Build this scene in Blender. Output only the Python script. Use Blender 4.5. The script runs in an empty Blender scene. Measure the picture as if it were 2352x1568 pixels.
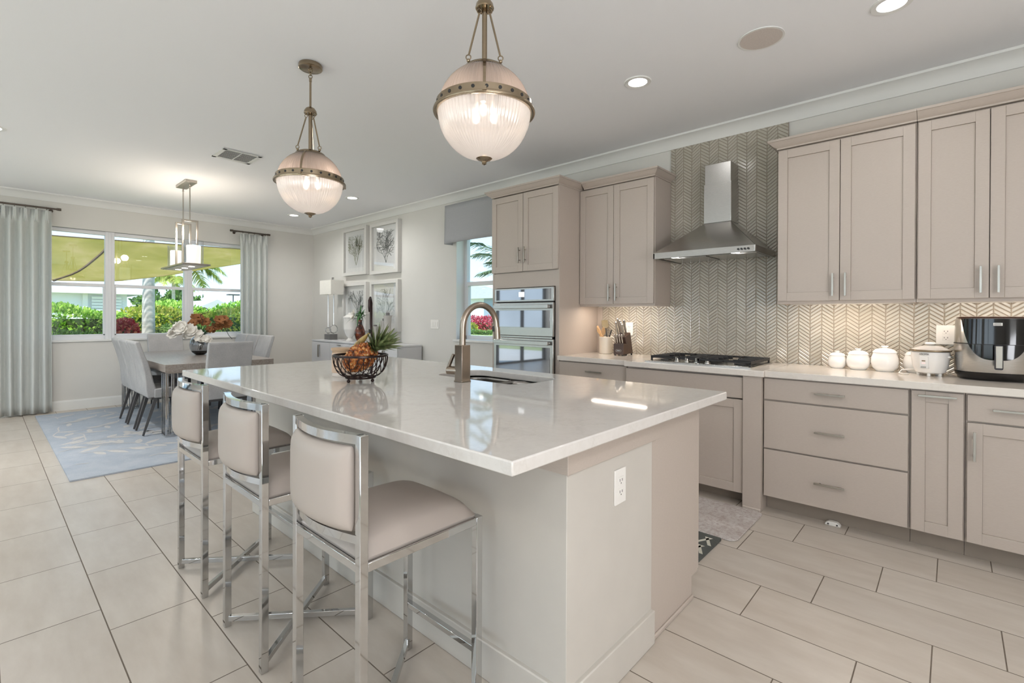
import bpy, bmesh, math, random
from mathutils import Vector, Matrix
PI = math.pi
C = bpy.context.scene.collection
S = bpy.context.scene
def R(d): return math.radians(d)
def lin(v):
    v /= 255.0
    return v / 12.92 if v <= .04045 else ((v + .055) / 1.055) ** 2.4
def col(r, g, b): return (lin(r), lin(g), lin(b), 1)

# ------------------------------------------------------------------ camera
cam_d = bpy.data.cameras.new('camera'); cam = bpy.data.objects.new('camera', cam_d); C.objects.link(cam)
YAW, PITCH, ROLL, FPX, CYP = R(42.3425), R(-.24), R(.205), 1111.4, 730.6
fw = Vector((-math.sin(YAW) * math.cos(PITCH), math.cos(YAW) * math.cos(PITCH), math.sin(PITCH)))
rt = fw.cross(Vector((0, 0, 1))).normalized(); up = rt.cross(fw)
r2 = math.cos(ROLL) * rt + math.sin(ROLL) * up; u2 = -math.sin(ROLL) * rt + math.cos(ROLL) * up
m = Matrix((r2, u2, -fw)).transposed().to_4x4(); m.translation = (0, 0, 1.27)
cam.matrix_world = m
cam_d.sensor_fit = 'HORIZONTAL'; cam_d.sensor_width = 36; cam_d.lens = FPX * 36 / 2352
cam_d.shift_y = -(784 - CYP) / 2352; cam_d.clip_start = .05; cam_d.clip_end = 300
S.camera = cam

# ------------------------------------------------------------------ exposure
S.view_settings.view_transform = 'Standard'; S.view_settings.look = 'None'
S.view_settings.exposure = 0.62; S.view_settings.gamma = 1; S.view_settings.use_curve_mapping = False
cy = S.cycles
cy.use_denoising = True; cy.use_adaptive_sampling = True; cy.adaptive_threshold = .02; cy.max_bounces = 9; cy.diffuse_bounces = 4; cy.glossy_bounces = 4
cy.transmission_bounces = 5; cy.transparent_max_bounces = 10; cy.sample_clamp_indirect = 6
cy.caustics_reflective = False; cy.caustics_refractive = False

# ------------------------------------------------------------------ sky
wd = bpy.data.worlds.new('sky'); S.world = wd; wd.use_nodes = True
nt = wd.node_tree; bg = nt.nodes['Background']
tc = nt.nodes.new('ShaderNodeTexCoord'); sp = nt.nodes.new('ShaderNodeSeparateXYZ'); rp = nt.nodes.new('ShaderNodeValToRGB')
nt.links.new(tc.outputs['Generated'], sp.inputs[0]); nt.links.new(sp.outputs['Z'], rp.inputs[0]); nt.links.new(rp.outputs[0], bg.inputs[0])
rp.color_ramp.elements[0].position = 0.0; rp.color_ramp.elements[0].color = col(214, 234, 248)
rp.color_ramp.elements[1].position = .45; rp.color_ramp.elements[1].color = col(150, 200, 240)
bg.inputs[1].default_value = 1.25

def light(name, kind, loc, energy, color=(1, 1, 1), rot=(0, 0, 0), size=.1, size_y=None, shape=None, parent=None, spread=None):
    d = bpy.data.lights.new(name, kind); o = bpy.data.objects.new(name, d); C.objects.link(o)
    d.energy = energy; d.color = color; o.location = loc; o.rotation_euler = rot
    if kind == 'AREA':
        d.shape = shape or ('RECTANGLE' if size_y else 'SQUARE'); d.size = size
        if size_y: d.size_y = size_y
        if spread: d.spread = spread
    elif kind == 'SUN': d.angle = size
    else: d.shadow_soft_size = size
    if parent: o.parent = parent
    return o
light('sun', 'SUN', (0, 0, 10), 4.6, (1, .96, .88), Vector((-.38, .42, -.82)).to_track_quat('-Z', 'Y').to_euler(), .01)
# area lamps added for daylight at the three patio openings behind the camera
DAY = 30
for i, xc in enumerate((-6.2, -3.0, .2)):
    light('daylight_fill', 'AREA', (xc, -4.62, 1.25), DAY, (.78, .89, 1), (R(145), 0, 0), 2.3, 2.2, 'RECTANGLE')
light('daylight_fill', 'AREA', (2.98, -.6, 1.3), 155, (.93, .95, 1), (R(142), 0, R(90)), 2.3, 1.9, 'RECTANGLE')  # added fill lamp on the solid right wall, aimed up at the ceiling

# ------------------------------------------------------------------ materials
MATS = {}
def mat(name, color, rough=.5, metal=0, spec=.5, **kw):
    m = bpy.data.materials.new(name); m.use_nodes = True; b = m.node_tree.nodes['Principled BSDF']
    b.inputs['Base Color'].default_value = color; b.inputs['Roughness'].default_value = rough
    b.inputs['Metallic'].default_value = metal; b.inputs['Specular IOR Level'].default_value = spec
    for k, v in kw.items(): b.inputs[k.replace('_', ' ')].default_value = v
    MATS[name] = m
    return m
class N:
    """tiny node helper"""
    def __init__(s, m): s.m = m; s.t = m.node_tree; s.b = s.t.nodes.get('Principled BSDF')
    def n(s, kind, **kw):
        x = s.t.nodes.new(kind)
        for k, v in kw.items(): setattr(x, k, v)
        return x
    def l(s, a, b): s.t.links.new(a, b)
    def math(s, op, a, b=None, c=None):
        x = s.n('ShaderNodeMath', operation=op)
        for i, v in enumerate((a, b, c)):
            if v is None: continue
            if isinstance(v, (int, float)): x.inputs[i].default_value = v
            else: s.l(v, x.inputs[i])
        return x.outputs[0]
    def pos(s, scale=None):
        g = s.n('ShaderNodeNewGeometry'); q = s.n('ShaderNodeSeparateXYZ'); s.l(g.outputs['Position'], q.inputs[0])
        return g.outputs['Position'], q.outputs
    def noise(s, vec, scale, detail=2, rough=.5, stretch=None):
        if stretch:
            mp = s.n('ShaderNodeMapping'); mp.inputs['Scale'].default_value = stretch; s.l(vec, mp.inputs[0]); vec = mp.outputs[0]
        x = s.n('ShaderNodeTexNoise'); x.inputs['Scale'].default_value = scale; x.inputs['Detail'].default_value = detail
        x.inputs['Roughness'].default_value = rough; s.l(vec, x.inputs['Vector']); return x.outputs['Fac']
    def ramp(s, f, *st):
        x = s.n('ShaderNodeValToRGB'); e = x.color_ramp.elements
        while len(e) < len(st): e.new(.5)
        for i, (p, c) in enumerate(st): e[i].position = p; e[i].color = c
        s.l(f, x.inputs[0]); return x.outputs[0]
    def mix(s, f, a, b):
        x = s.n('ShaderNodeMix', data_type='RGBA')
        for sock, v in ((x.inputs[0], f), (x.inputs[6], a), (x.inputs[7], b)):
            if isinstance(v, (int, float, tuple)): sock.default_value = v
            else: s.l(v, sock)
        return x.outputs[2]
    def bump(s, h, strength=.2, dist=.01):
        x = s.n('ShaderNodeBump'); x.inputs['Strength'].default_value = strength; x.inputs['Distance'].default_value = dist
        s.l(h, x.inputs['Height']); s.l(x.outputs[0], s.b.inputs['Normal'])
def vary(m, scale=6, amt=.06, rough=None, stretch=None, bump=0, bdist=.002, detail=3):
    """gentle procedural variation of colour (and bump) over a principled material"""
    k = N(m); p, _ = k.pos(); f = k.noise(p, scale, detail, .55, stretch); c = tuple(k.b.inputs['Base Color'].default_value)
    d = tuple(max(0, v * (1 - amt)) for v in c[:3]) + (1,); e = tuple(min(1, v * (1 + amt)) for v in c[:3]) + (1,)
    k.l(k.ramp(f, (.3, d), (.7, e)), k.b.inputs['Base Color'])
    if bump: k.bump(f, bump, bdist)
    return m

wall_m = vary(mat('wall_paint', col(215, 212, 206), .75, spec=.25), 3, .015)
ceil_m = mat('ceiling_paint', col(242, 242, 243), .85, spec=.15); k = N(ceil_m); p, _ = k.pos(); k.bump(k.noise(p, 28, 4), .12, .004)
trim_m = vary(mat('trim_white', col(228, 227, 223), .4), 3, .01)
pvc_m = vary(mat('window_vinyl', col(226, 226, 228), .35), 3, .01)
cab_m = mat('cabinet_paint', col(190, 177, 166), .42, spec=.4)
k = N(cab_m); p, _ = k.pos(); f = k.noise(p, 60, 3, .6, (1, 1, 12)); k.l(k.ramp(f, (.3, col(185, 172, 161)), (.7, col(192, 180, 169))), k.b.inputs['Base Color']); k.bump(f, .06, .001)
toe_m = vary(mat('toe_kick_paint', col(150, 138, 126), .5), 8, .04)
cream_m = vary(mat('painted_drywall', col(198, 192, 183), .6), 5, .025, bump=.05)
chrome_m = mat('chrome', (.62, .62, .62, 1), .05, 1); nickel_m = vary(mat('brushed_nickel', col(178, 172, 163), .28, 1), 30, .04)
bronze_m = vary(mat('aged_nickel', col(158, 142, 120), .22, 1), 20, .05)
steel_m = mat('stainless_steel', col(190, 188, 184), .26, 1)
k = N(steel_m); p, _ = k.pos(); f = k.noise(p, 40, 3, .6, (1, 1, 30)); k.l(k.ramp(f, (.3, col(176, 174, 170)), (.7, col(198, 196, 193))), k.b.inputs['Base Color'])
steelh_m = mat('stainless_sink', col(150, 147, 143), .25, 1); vary(steelh_m, 25, .05)
faucet_m = vary(mat('brushed_faucet_steel', col(164, 150, 136), .3, 1), 30, .04)
black_m = vary(mat('cast_iron_black', col(38, 36, 36), .45), 30, .2)
blackgl_m = vary(mat('gloss_black', col(18, 15, 14), .08), 4, .1)
oven_gl = mat('oven_glass', col(165, 167, 172), .03, .75, spec=.9); vary(oven_gl, 2, .1)
white_pl = vary(mat('white_plastic', col(236, 232, 226), .35), 6, .01)
ceramic_m = vary(mat('white_ceramic', col(238, 235, 230), .12), 4, .01)
fabric_m = mat('chair_fabric', col(176, 174, 173), .85, spec=.2); k = N(fabric_m); p, _ = k.pos(); f = k.noise(p, 160, 3, .7); g = k.noise(p, 9, 3)
k.l(k.mix(.35, k.ramp(f, (.3, col(158, 156, 156)), (.7, col(190, 188, 187))), k.ramp(g, (.3, col(160, 158, 157)), (.7, col(192, 190, 188)))), k.b.inputs['Base Color']); k.bump(f, .2, .002)
leather_m = mat('white_leather', col(176, 165, 156), .42, spec=.4); vary(leather_m, 5, .02, bump=.04)
darkleg_m = vary(mat('dark_grey_leg', col(72, 70, 70), .4), 12, .08)
lamp_shade_m = vary(mat('linen_shade', col(235, 231, 222), .8), 40, .02)
slate_m = vary(mat('slate_block', col(112, 110, 108), .6), 18, .1, bump=.1)

def brick_floor():
    m = mat('floor_tile', col(200, 188, 174), .3, spec=.45); k = N(m); p, (X, Y, Z) = k.pos()
    v = k.math('DIVIDE', k.math('SUBTRACT', Y, .348), .305); row = k.math('FLOOR', v)
    u = k.math('DIVIDE', k.math('SUBTRACT', k.math('SUBTRACT', X, .56), k.math('MULTIPLY', row, .2042)), .6125)
    cu = k.math('FLOOR', u); fu = k.math('SUBTRACT', u, cu); fv = k.math('SUBTRACT', v, row)
    du = k.math('MULTIPLY', k.math('MINIMUM', fu, k.math('SUBTRACT', 1, fu)), .6125)
    dv = k.math('MULTIPLY', k.math('MINIMUM', fv, k.math('SUBTRACT', 1, fv)), .305)
    d = k.math('MINIMUM', du, dv); g = k.math('LESS_THAN', d, .0022)
    cv = k.n('ShaderNodeCombineXYZ'); k.l(cu, cv.inputs[0]); k.l(row, cv.inputs[1])
    wn = k.n('ShaderNodeTexWhiteNoise'); k.l(cv.outputs[0], wn.inputs[0])
    base = k.ramp(wn.outputs['Value'], (0, col(192, 181, 168)), (1, col(199, 189, 177)))
    st = k.noise(p, 3.2, 4, .6, (1, 3.5, 1)); cl = k.ramp(st, (.3, col(180, 168, 155)), (.7, col(204, 195, 184)))
    k.l(k.mix(g, k.mix(.55, base, cl), col(112, 100, 88)), k.b.inputs['Base Color'])
    rr = k.n('ShaderNodeMapRange'); k.l(g, rr.inputs[0]); rr.inputs[3].default_value = .3; rr.inputs[4].default_value = .8; k.l(rr.outputs[0], k.b.inputs['Roughness'])
    k.bump(k.math('MINIMUM', d, .003), .6, .6)
    return m
floor_m = brick_floor()

def quartz(name, base, dark, rough):
    m = mat(name, base, rough, spec=.5); k = N(m); p, _ = k.pos()
    a = k.noise(p, 2.6, 8, .65); b = k.noise(p, 34, 5, .7)
    w = k.math('ABSOLUTE', k.math('SUBTRACT', a, .5)); vein = k.ramp(w, (0.0, (1, 1, 1, 1)), (.018, (0, 0, 0, 1)))
    sp = k.ramp(b, (.42, (0, 0, 0, 1)), (.72, (1, 1, 1, 1)))
    c = k.mix(k.math('MULTIPLY', sp, .14), base, dark); k.l(k.mix(k.math('MULTIPLY', vein, .14), c, dark), k.b.inputs['Base Color'])
    return m
quartz_m = quartz('quartz_island', col(214, 209, 203), col(176, 166, 156), .045)
quartz2_m = quartz('quartz_counter', col(224, 216, 207), col(196, 184, 172), .1)

def chevron():
    m = mat('chevron_tile', col(205, 196, 184), .14, spec=.6); k = N(m); p, (X, Y, Z) = k.pos()
    w = .0737
    t = k.math('DIVIDE', k.math('ADD', X, .556), 2 * w); fr = k.math('SUBTRACT', t, k.math('ROUND', t))
    dist = k.math('MULTIPLY', k.math('ABSOLUTE', fr), 2 * w)         # 0..w from the peak line
    v = k.math('DIVIDE', k.math('ADD', Z, k.math('MULTIPLY', dist, .73)), .0265)
    fv = k.math('FRACT', v); ev = k.math('MULTIPLY', k.math('MINIMUM', fv, k.math('SUBTRACT', 1, fv)), .0265 * .81)
    eh = k.math('MINIMUM', dist, k.math('SUBTRACT', w, dist)); e = k.math('MINIMUM', ev, eh)
    g = k.math('LESS_THAN', e, .0014)
    colm = k.math('FLOOR', k.math('DIVIDE', k.math('ADD', X, .556), w)); cv = k.n('ShaderNodeCombineXYZ'); k.l(colm, cv.inputs[0]); k.l(k.math('FLOOR', v), cv.inputs[1])
    wn = k.n('ShaderNodeTexWhiteNoise'); k.l(cv.outputs[0], wn.inputs[0])
    base = k.ramp(wn.outputs['Value'], (0, col(176, 169, 155)), (1, col(186, 179, 166)))
    k.l(k.mix(g, base, col(150, 137, 121)), k.b.inputs['Base Color'])
    k.bump(k.math('MINIMUM', e, .005), .9, .8)
    return m
chev_m = chevron()

def glass(name, color=(1, 1, 1, 1), rough=0, mix=.12):
    """thin pane: mostly transparent with a real reflection"""
    m = bpy.data.materials.new(name); m.use_nodes = True; t = m.node_tree; t.nodes.clear()
    o = t.nodes.new('ShaderNodeOutputMaterial'); mx = t.nodes.new('ShaderNodeMixShader'); tr = t.nodes.new('ShaderNodeBsdfTransparent')
    gl = t.nodes.new('ShaderNodeBsdfGlossy'); gl.inputs['Roughness'].default_value = rough; tr.inputs[0].default_value = color
    fr = t.nodes.new('ShaderNodeLayerWeight'); fr.inputs[0].default_value = .5
    pw = t.nodes.new('ShaderNodeMath'); pw.operation = 'POWER'; pw.inputs[1].default_value = 5
    ad = t.nodes.new('ShaderNodeMath'); ad.operation = 'MULTIPLY_ADD'; ad.inputs[1].default_value = .9; ad.inputs[2].default_value = mix
    t.links.new(fr.outputs['Facing'], pw.inputs[0]); t.links.new(pw.outputs[0], ad.inputs[0]); t.links.new(ad.outputs[0], mx.inputs[0]); t.links.new(tr.outputs[0], mx.inputs[1]); t.links.new(gl.outputs[0], mx.inputs[2]); t.links.new(mx.outputs[0], o.inputs[0])
    return m
pane_m = glass('window_glass', (.97, .99, 1, 1), 0, .06)
clear_m = glass('clear_glass', (.95, .96, .97, 1), 0, .12)
def ribbed(name, tint, trans, transl):
    m = bpy.data.materials.new(name); m.use_nodes = True; t = m.node_tree; t.nodes.clear(); L = t.links.new
    o = t.nodes.new('ShaderNodeOutputMaterial'); tr = t.nodes.new('ShaderNodeBsdfTransparent'); tr.inputs[0].default_value = tint
    tl = t.nodes.new('ShaderNodeBsdfTranslucent'); tl.inputs[0].default_value = tint; df = t.nodes.new('ShaderNodeBsdfDiffuse'); df.inputs[0].default_value = tint
    gl = t.nodes.new('ShaderNodeBsdfGlossy'); gl.inputs['Roughness'].default_value = .12
    m1 = t.nodes.new('ShaderNodeMixShader'); m1.inputs[0].default_value = .35; L(tl.outputs[0], m1.inputs[1]); L(df.outputs[0], m1.inputs[2])
    m2 = t.nodes.new('ShaderNodeMixShader'); m2.inputs[0].default_value = trans; L(m1.outputs[0], m2.inputs[1]); L(tr.outputs[0], m2.inputs[2])
    lw = t.nodes.new('ShaderNodeLayerWeight'); lw.inputs[0].default_value = .5
    m3 = t.nodes.new('ShaderNodeMixShader'); L(lw.outputs['Fresnel'], m3.inputs[0]); L(m2.outputs[0], m3.inputs[1]); L(gl.outputs[0], m3.inputs[2]); L(m3.outputs[0], o.inputs[0])
    return m
rib_low = ribbed('ribbed_glass_lower', col(246, 240, 236), .3, .5)
rib_up = ribbed('ribbed_glass_upper', col(226, 204, 190), .4, .5)
frost_m = ribbed('frosted_glass', col(255, 240, 220), .05, .9)
def emit(name, color, s):
    m = bpy.data.materials.new(name); m.use_nodes = True; b = m.node_tree.nodes['Principled BSDF']
    b.inputs['Base Color'].default_value = (.8, .8, .8, 1); b.inputs['Emission Color'].default_value = color; b.inputs['Emission Strength'].default_value = s
    return m
bulb_m = emit('warm_bulb', (1, .88, .76, 1), 1.6); led_m = emit('led_disc', (1, .97, .93, 1), 6); strip_m = emit('under_cabinet_strip', (1, .86, .7, 1), 9)
candle_m = emit('glowing_candle_glass', (1, .88, .74, 1), .8)

# ------------------------------------------------------------------ mesh helpers
ORG = {}
class MB:
    def __init__(s): s.v = []; s.f = []; s.mi = []; s.M = Matrix.Identity(4); s.cm = 0
    def add(s, vs, fs):
        b = len(s.v); s.v += [s.M @ Vector(p) for p in vs]; s.f += [tuple(b + i for i in q) for q in fs]; s.mi += [s.cm] * len(fs); return s
    def box(s, x0, y0, z0, x1, y1, z1):
        if x0 > x1: x0, x1 = x1, x0
        if y0 > y1: y0, y1 = y1, y0
        if z0 > z1: z0, z1 = z1, z0
        return s.add([(x0, y0, z0), (x1, y0, z0), (x1, y1, z0), (x0, y1, z0), (x0, y0, z1), (x1, y0, z1), (x1, y1, z1), (x0, y1, z1)],
                     [(3, 2, 1, 0), (4, 5, 6, 7), (0, 1, 5, 4), (1, 2, 6, 5), (2, 3, 7, 6), (3, 0, 4, 7)])
    def cbox(s, c, sz):
        return s.box(c[0] - sz[0] / 2, c[1] - sz[1] / 2, c[2] - sz[2] / 2, c[0] + sz[0] / 2, c[1] + sz[1] / 2, c[2] + sz[2] / 2)
    def lathe(s, prof, c=(0, 0, 0), n=32, rib=0, ribn=60, closed=False):
        vs = []; fs = []; L = len(prof)
        for i in range(n):
            a = 2 * PI * i / n; w = 1 + rib * math.cos(a * ribn)
            for r, z in prof: vs.append((c[0] + r * w * math.cos(a), c[1] + r * w * math.sin(a), c[2] + z))
        for i in range(n):
            j = (i + 1) % n
            for q in range(L - 1): fs.append((i * L + q, j * L + q, j * L + q + 1, i * L + q + 1))
        s.add(vs, fs)
        if prof[0][0] > 1e-4 and closed: s.add([vs[i * L] for i in range(n)], [tuple(range(n))[::-1]])
        if prof[-1][0] > 1e-4 and closed: s.add([vs[i * L + L - 1] for i in range(n)], [tuple(range(n))])
        return s
    def cyl(s, a, b, r, n=16, r1=None):
        a = Vector(a); b = Vector(b); d = b - a; q = d.to_track_quat('Z', 'Y').to_matrix().to_4x4(); q.translation = a
        old = s.M; s.M = s.M @ q; s.lathe([(r, 0), (r if r1 is None else r1, d.length)], n=n, closed=True); s.M = old; return s
    def bar(s, a, b, w, h=None, up=(0, 0, 1), w1=None, h1=None):
        """square tube from a to b"""
        h = h or w; a = Vector(a); b = Vector(b); d = (b - a).normalized(); u = Vector(up)
        if abs(d.dot(u)) > .98: u = Vector((0, 1, 0))
        x = d.cross(u).normalized(); u = x.cross(d); w1 = w1 or w; h1 = h1 or h
        vs = [a + sx * x * w / 2 + sy * u * h / 2 for sx, sy in ((-1, -1), (1, -1), (1, 1), (-1, 1))] + [b + sx * x * w1 / 2 + sy * u * h1 / 2 for sx, sy in ((-1, -1), (1, -1), (1, 1), (-1, 1))]
        return s.add(vs, [(0, 1, 2, 3), (7, 6, 5, 4), (0, 4, 5, 1), (1, 5, 6, 2), (2, 6, 7, 3), (3, 7, 4, 0)])
    def tube(s, pts, r, n=10, cap=True, closed=False):
        pts = [Vector(p) for p in pts]; L = len(pts); rings = []; rs = r if isinstance(r, (list, tuple)) else [r] * L
        u = None
        for i, p in enumerate(pts):
            a = pts[(i - 1) % L] if (i or closed) else p; b = pts[(i + 1) % L] if (i < L - 1 or closed) else p
            d = (b - a).normalized()
            if u is None: u = d.orthogonal().normalized()
            u = (u - d * u.dot(d)).normalized(); w = d.cross(u)
            rings.append([p + rs[i] * (math.cos(t) * u + math.sin(t) * w) for t in [2 * PI * q / n for q in range(n)]])
        vs = [v for g in rings for v in g]; fs = []
        for i in range(L if closed else L - 1):
            j = (i + 1) % L
            for q in range(n): fs.append((i * n + q, i * n + (q + 1) % n, j * n + (q + 1) % n, j * n + q))
        if cap and not closed: fs += [tuple(range(n))[::-1], tuple((L - 1) * n + q for q in range(n))]
        return s.add(vs, fs)
    def ring(s, c, R_, r, ax='z', n=40, m=8):
        pts = []
        for i in range(n):
            a = 2 * PI * i / n; x, y = R_ * math.cos(a), R_ * math.sin(a)
            pts.append({'z': (c[0] + x, c[1] + y, c[2]), 'x': (c[0], c[1] + x, c[2] + y), 'y': (c[0] + x, c[1], c[2] + y)}[ax])
        return s.tube(pts, r, m, closed=True)
    def prism(s, poly, ax, a, b):
        """polygon of (u,v) extruded along axis: x:(y,z) y:(x,z) z:(x,y)"""
        def P(u, v, t): return {'x': (t, u, v), 'y': (u, t, v), 'z': (u, v, t)}[ax]
        n = len(poly); vs = [P(u, v, a) for u, v in poly] + [P(u, v, b) for u, v in poly]
        return s.add(vs, [tuple(range(n))[::-1], tuple(range(n, 2 * n))] + [(i, (i + 1) % n, n + (i + 1) % n, n + i) for i in range(n)])
    def sphere(s, c, r, n=20, m=12, sc=(1, 1, 1)):
        pr = [(math.sin(PI * i / m), -math.cos(PI * i / m)) for i in range(m + 1)]
        old = s.M; s.M = s.M @ Matrix.Translation(c) @ Matrix.Diagonal((r * sc[0], r * sc[1], r * sc[2], 1)); s.lathe(pr, n=n); s.M = old; return s
    def grid(s, fn, nu, nv, closed_u=False):
        vs = [fn(i / nu, j / nv) for j in range(nv + 1) for i in range(nu + 1)]
        return s.add(vs, [(j * (nu + 1) + i, j * (nu + 1) + i + 1, (j + 1) * (nu + 1) + i + 1, (j + 1) * (nu + 1) + i) for j in range(nv) for i in range(nu)])
    def build(s, name, mats, parent=None, bevel=0, smooth=False, seg=2, solid=0, org=None, sub=0, angle=40):
        if not isinstance(mats, (list, tuple)): mats = [mats]
        if parent is None and org is None:
            xs = [v.x for v in s.v]; ys = [v.y for v in s.v]; zs = [v.z for v in s.v]
            org = Vector(((min(xs) + max(xs)) / 2, (min(ys) + max(ys)) / 2, min(zs)))
        o_ = ORG.get(parent.name, Vector()) if parent else Vector(org)
        me = bpy.data.meshes.new(name); me.from_pydata([v - o_ for v in s.v], [], s.f)
        for mm in mats: me.materials.append(mm)
        for pl, i in zip(me.polygons, s.mi): pl.material_index = i
        bm = bmesh.new(); bm.from_mesh(me)
        if not (bevel or sub): bmesh.ops.remove_doubles(bm, verts=bm.verts, dist=1e-6)
        else: bmesh.ops.remove_doubles(bm, verts=bm.verts, dist=1e-6)
        bmesh.ops.recalc_face_normals(bm, faces=bm.faces) if not solid else None
        bm.to_mesh(me); bm.free()
        o = bpy.data.objects.new(name, me); C.objects.link(o)
        if parent: o.parent = parent; ORG[o.name] = o_
        else: o.location = o_; ORG[o.name] = o_.copy()
        if solid: md = o.modifiers.new('thick', 'SOLIDIFY'); md.thickness = solid; md.offset = 0
        if bevel:
            md = o.modifiers.new('bevel', 'BEVEL'); md.width = bevel; md.segments = seg; md.limit_method = 'ANGLE'; md.angle_limit = R(35)
        if sub: md = o.modifiers.new('sub', 'SUBSURF'); md.levels = sub; md.render_levels = sub
        if smooth or bevel or sub:
            for pl in me.polygons: pl.use_smooth = True
            if not sub: me.set_sharp_from_angle(angle=R(angle))
        return o
def thing(name, label, cat, loc=(0, 0, 0), rz=0, group=None):
    o = bpy.data.objects.new(name, None); C.objects.link(o); o.location = loc; o.rotation_euler = (0, 0, rz); o.empty_display_size = .05
    ORG[o.name] = Vector(loc); o['label'] = label; o['category'] = cat
    if group: o['group'] = group
    return o
def tag(o, label, cat, group=None, kind=None):
    o['label'] = label; o['category'] = cat
    if group: o['group'] = group
    if kind: o['kind'] = kind
    return o
def struct(o): o['kind'] = 'structure'; return o
def kids(o): return [c for c in bpy.data.objects if c.parent == o]
def copy_tree(o, parent=None, **kw):
    c = o.copy(); C.objects.link(c)
    if parent: c.parent = parent
    for ch in kids(o): copy_tree(ch, c)
    return c
def place(proto, first, loc, rz, label, group=None, scale=None):
    o = proto if first else copy_tree(proto)
    o.location = loc; o.rotation_euler = (0, 0, rz); o['label'] = label
    if group: o['group'] = group
    if scale: o.scale = (scale,) * 3
    return o
def arc(c, r, a0, a1, n, plane='yz'):
    out = []
    for i in range(n + 1):
        a = R(a0 + (a1 - a0) * i / n); u, v = r * math.cos(a), r * math.sin(a)
        out.append({'yz': (c[0], c[1] + u, c[2] + v), 'xz': (c[0] + u, c[1], c[2] + v), 'xy': (c[0] + u, c[1] + v, c[2])}[plane])
    return out
rnd = random.Random(7)
# ------------------------------------------------------------------ room shell
XW, YK, ZC, XB, YS = -8.71, 4.12, 2.84, 3.0, -4.6
struct(MB().box(XW - .2, YS - .2, -.12, XB + .2, YK + .2, 0).build('floor', floor_m))
struct(MB().box(XW - .2, YS - .2, ZC, XB + .2, YK + .2, ZC + .15).build('ceiling', ceil_m))
def wall_with_holes(name, ax, at, th, a0, a1, z0, z1, holes):
    """wall in plane ax=at, thickness th outward, with (u0,u1,z0,z1) openings"""
    b = MB()
    def bx(u0, u1, w0, w1):
        if u1 - u0 < 1e-4 or w1 - w0 < 1e-4: return
        if ax == 'x': b.box(at, u0, w0, at + th, u1, w1)
        else: b.box(u0, at, w0, u1, at + th, w1)
    cur = a0
    for u0, u1, w0, w1 in sorted(holes):
        bx(cur, u0, z0, z1); bx(u0, u1, z0, w0); bx(u0, u1, w1, z1); cur = u1
    bx(cur, a1, z0, z1)
    return struct(b.build(name, wall_m))
wall_with_holes('wall_left', 'x', XW, -.2, YS - .2, YK + .2, 0, ZC, [(-4.2, -1.2, 0, 2.4), (.22, 3.12, .925, 2.43)])
wall_with_holes('wall_kitchen', 'y', YK, .2, XW, XB, 0, ZC, [(-4.73, -3.82, .97, 2.42)])
wall_with_holes('wall_right', 'x', XB, .2, YS - .2, YK + .2, 0, ZC, [])
wall_with_holes('wall_back', 'y', YS, -.2, XW, XB, 0, ZC, [(-7.4, -5.0, .0, 2.4), (-4.2, -1.8, .0, 2.4), (-1.0, 1.4, .0, 2.4)])
# crown (cove) and baseboards
prof = [(0, ZC - .098), (.012, ZC - .098), (.016, ZC - .09), (.028, ZC - .06), (.05, ZC - .034), (.082, ZC - .018), (.09, ZC - .016), (.09, ZC), (0, ZC)]
struct(MB().prism([(YK - u, v) for u, v in prof], 'x', XW, XB).build('trim_1', trim_m, smooth=True, angle=30))
struct(MB().prism([(XW + u, v) for u, v in prof], 'y', YS, YK).build('trim_2', trim_m, smooth=True, angle=30))
bb = [(0, 0), (.016, 0), (.016, .11), (.010, .13), (0, .132)]
struct(MB().prism([(XW + u, v) for u, v in bb], 'y', -1.15, YK).build('baseboard_left', trim_m))
struct(MB().prism([(YK - u, v) for u, v in bb], 'x', XW, -3.45).build('baseboard_kitchen', trim_m))

# big window in the left wall
b = MB()
wy0, wy1, wz0, wz1, gx = .22, 3.12, .925, 2.43, XW - .09
b.box(gx - .03, wy0, wz0, gx + .03, wy1, wz0 + .06); b.box(gx - .03, wy0, wz1 - .05, gx + .03, wy1, wz1)
b.box(gx - .03, wy0, wz0, gx + .03, wy0 + .05, wz1); b.box(gx - .03, wy1 - .05, wz0, gx + .03, wy1, wz1)
for yy in (1.22, 2.165): b.box(gx - .04, yy - .052, wz0, gx + .045, yy + .052, wz1); b.box(gx + .045, yy - .014, wz0, gx + .052, yy + .014, wz1)
w1 = struct(b.build('window_1', pvc_m, bevel=.003))
for i, (a, c) in enumerate(((wy0 + .05, 1.168), (1.272, 2.113), (2.217, wy1 - .05))):
    s = MB()
    s.box(gx - .02, a, 1.655, gx + .035, c, 1.70)                       # meeting rail
    s.box(gx - .015, a, wz0 + .06, gx + .025, a + .02, 1.66); s.box(gx - .015, c - .02, wz0 + .06, gx + .025, c, 1.66)
    s.box(gx - .015, a, wz0 + .06, gx + .025, c, wz0 + .075)
    s.build('sash', pvc_m, w1, bevel=.002)
    MB().box(gx - .004, a, wz0 + .05, gx + .001, c, wz1 - .04).build('pane', pane_m, w1)
struct(MB().box(XW - .08, wy0, .905, XW + .022, wy1, .93).build('trim_3', trim_m, bevel=.003))
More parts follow.
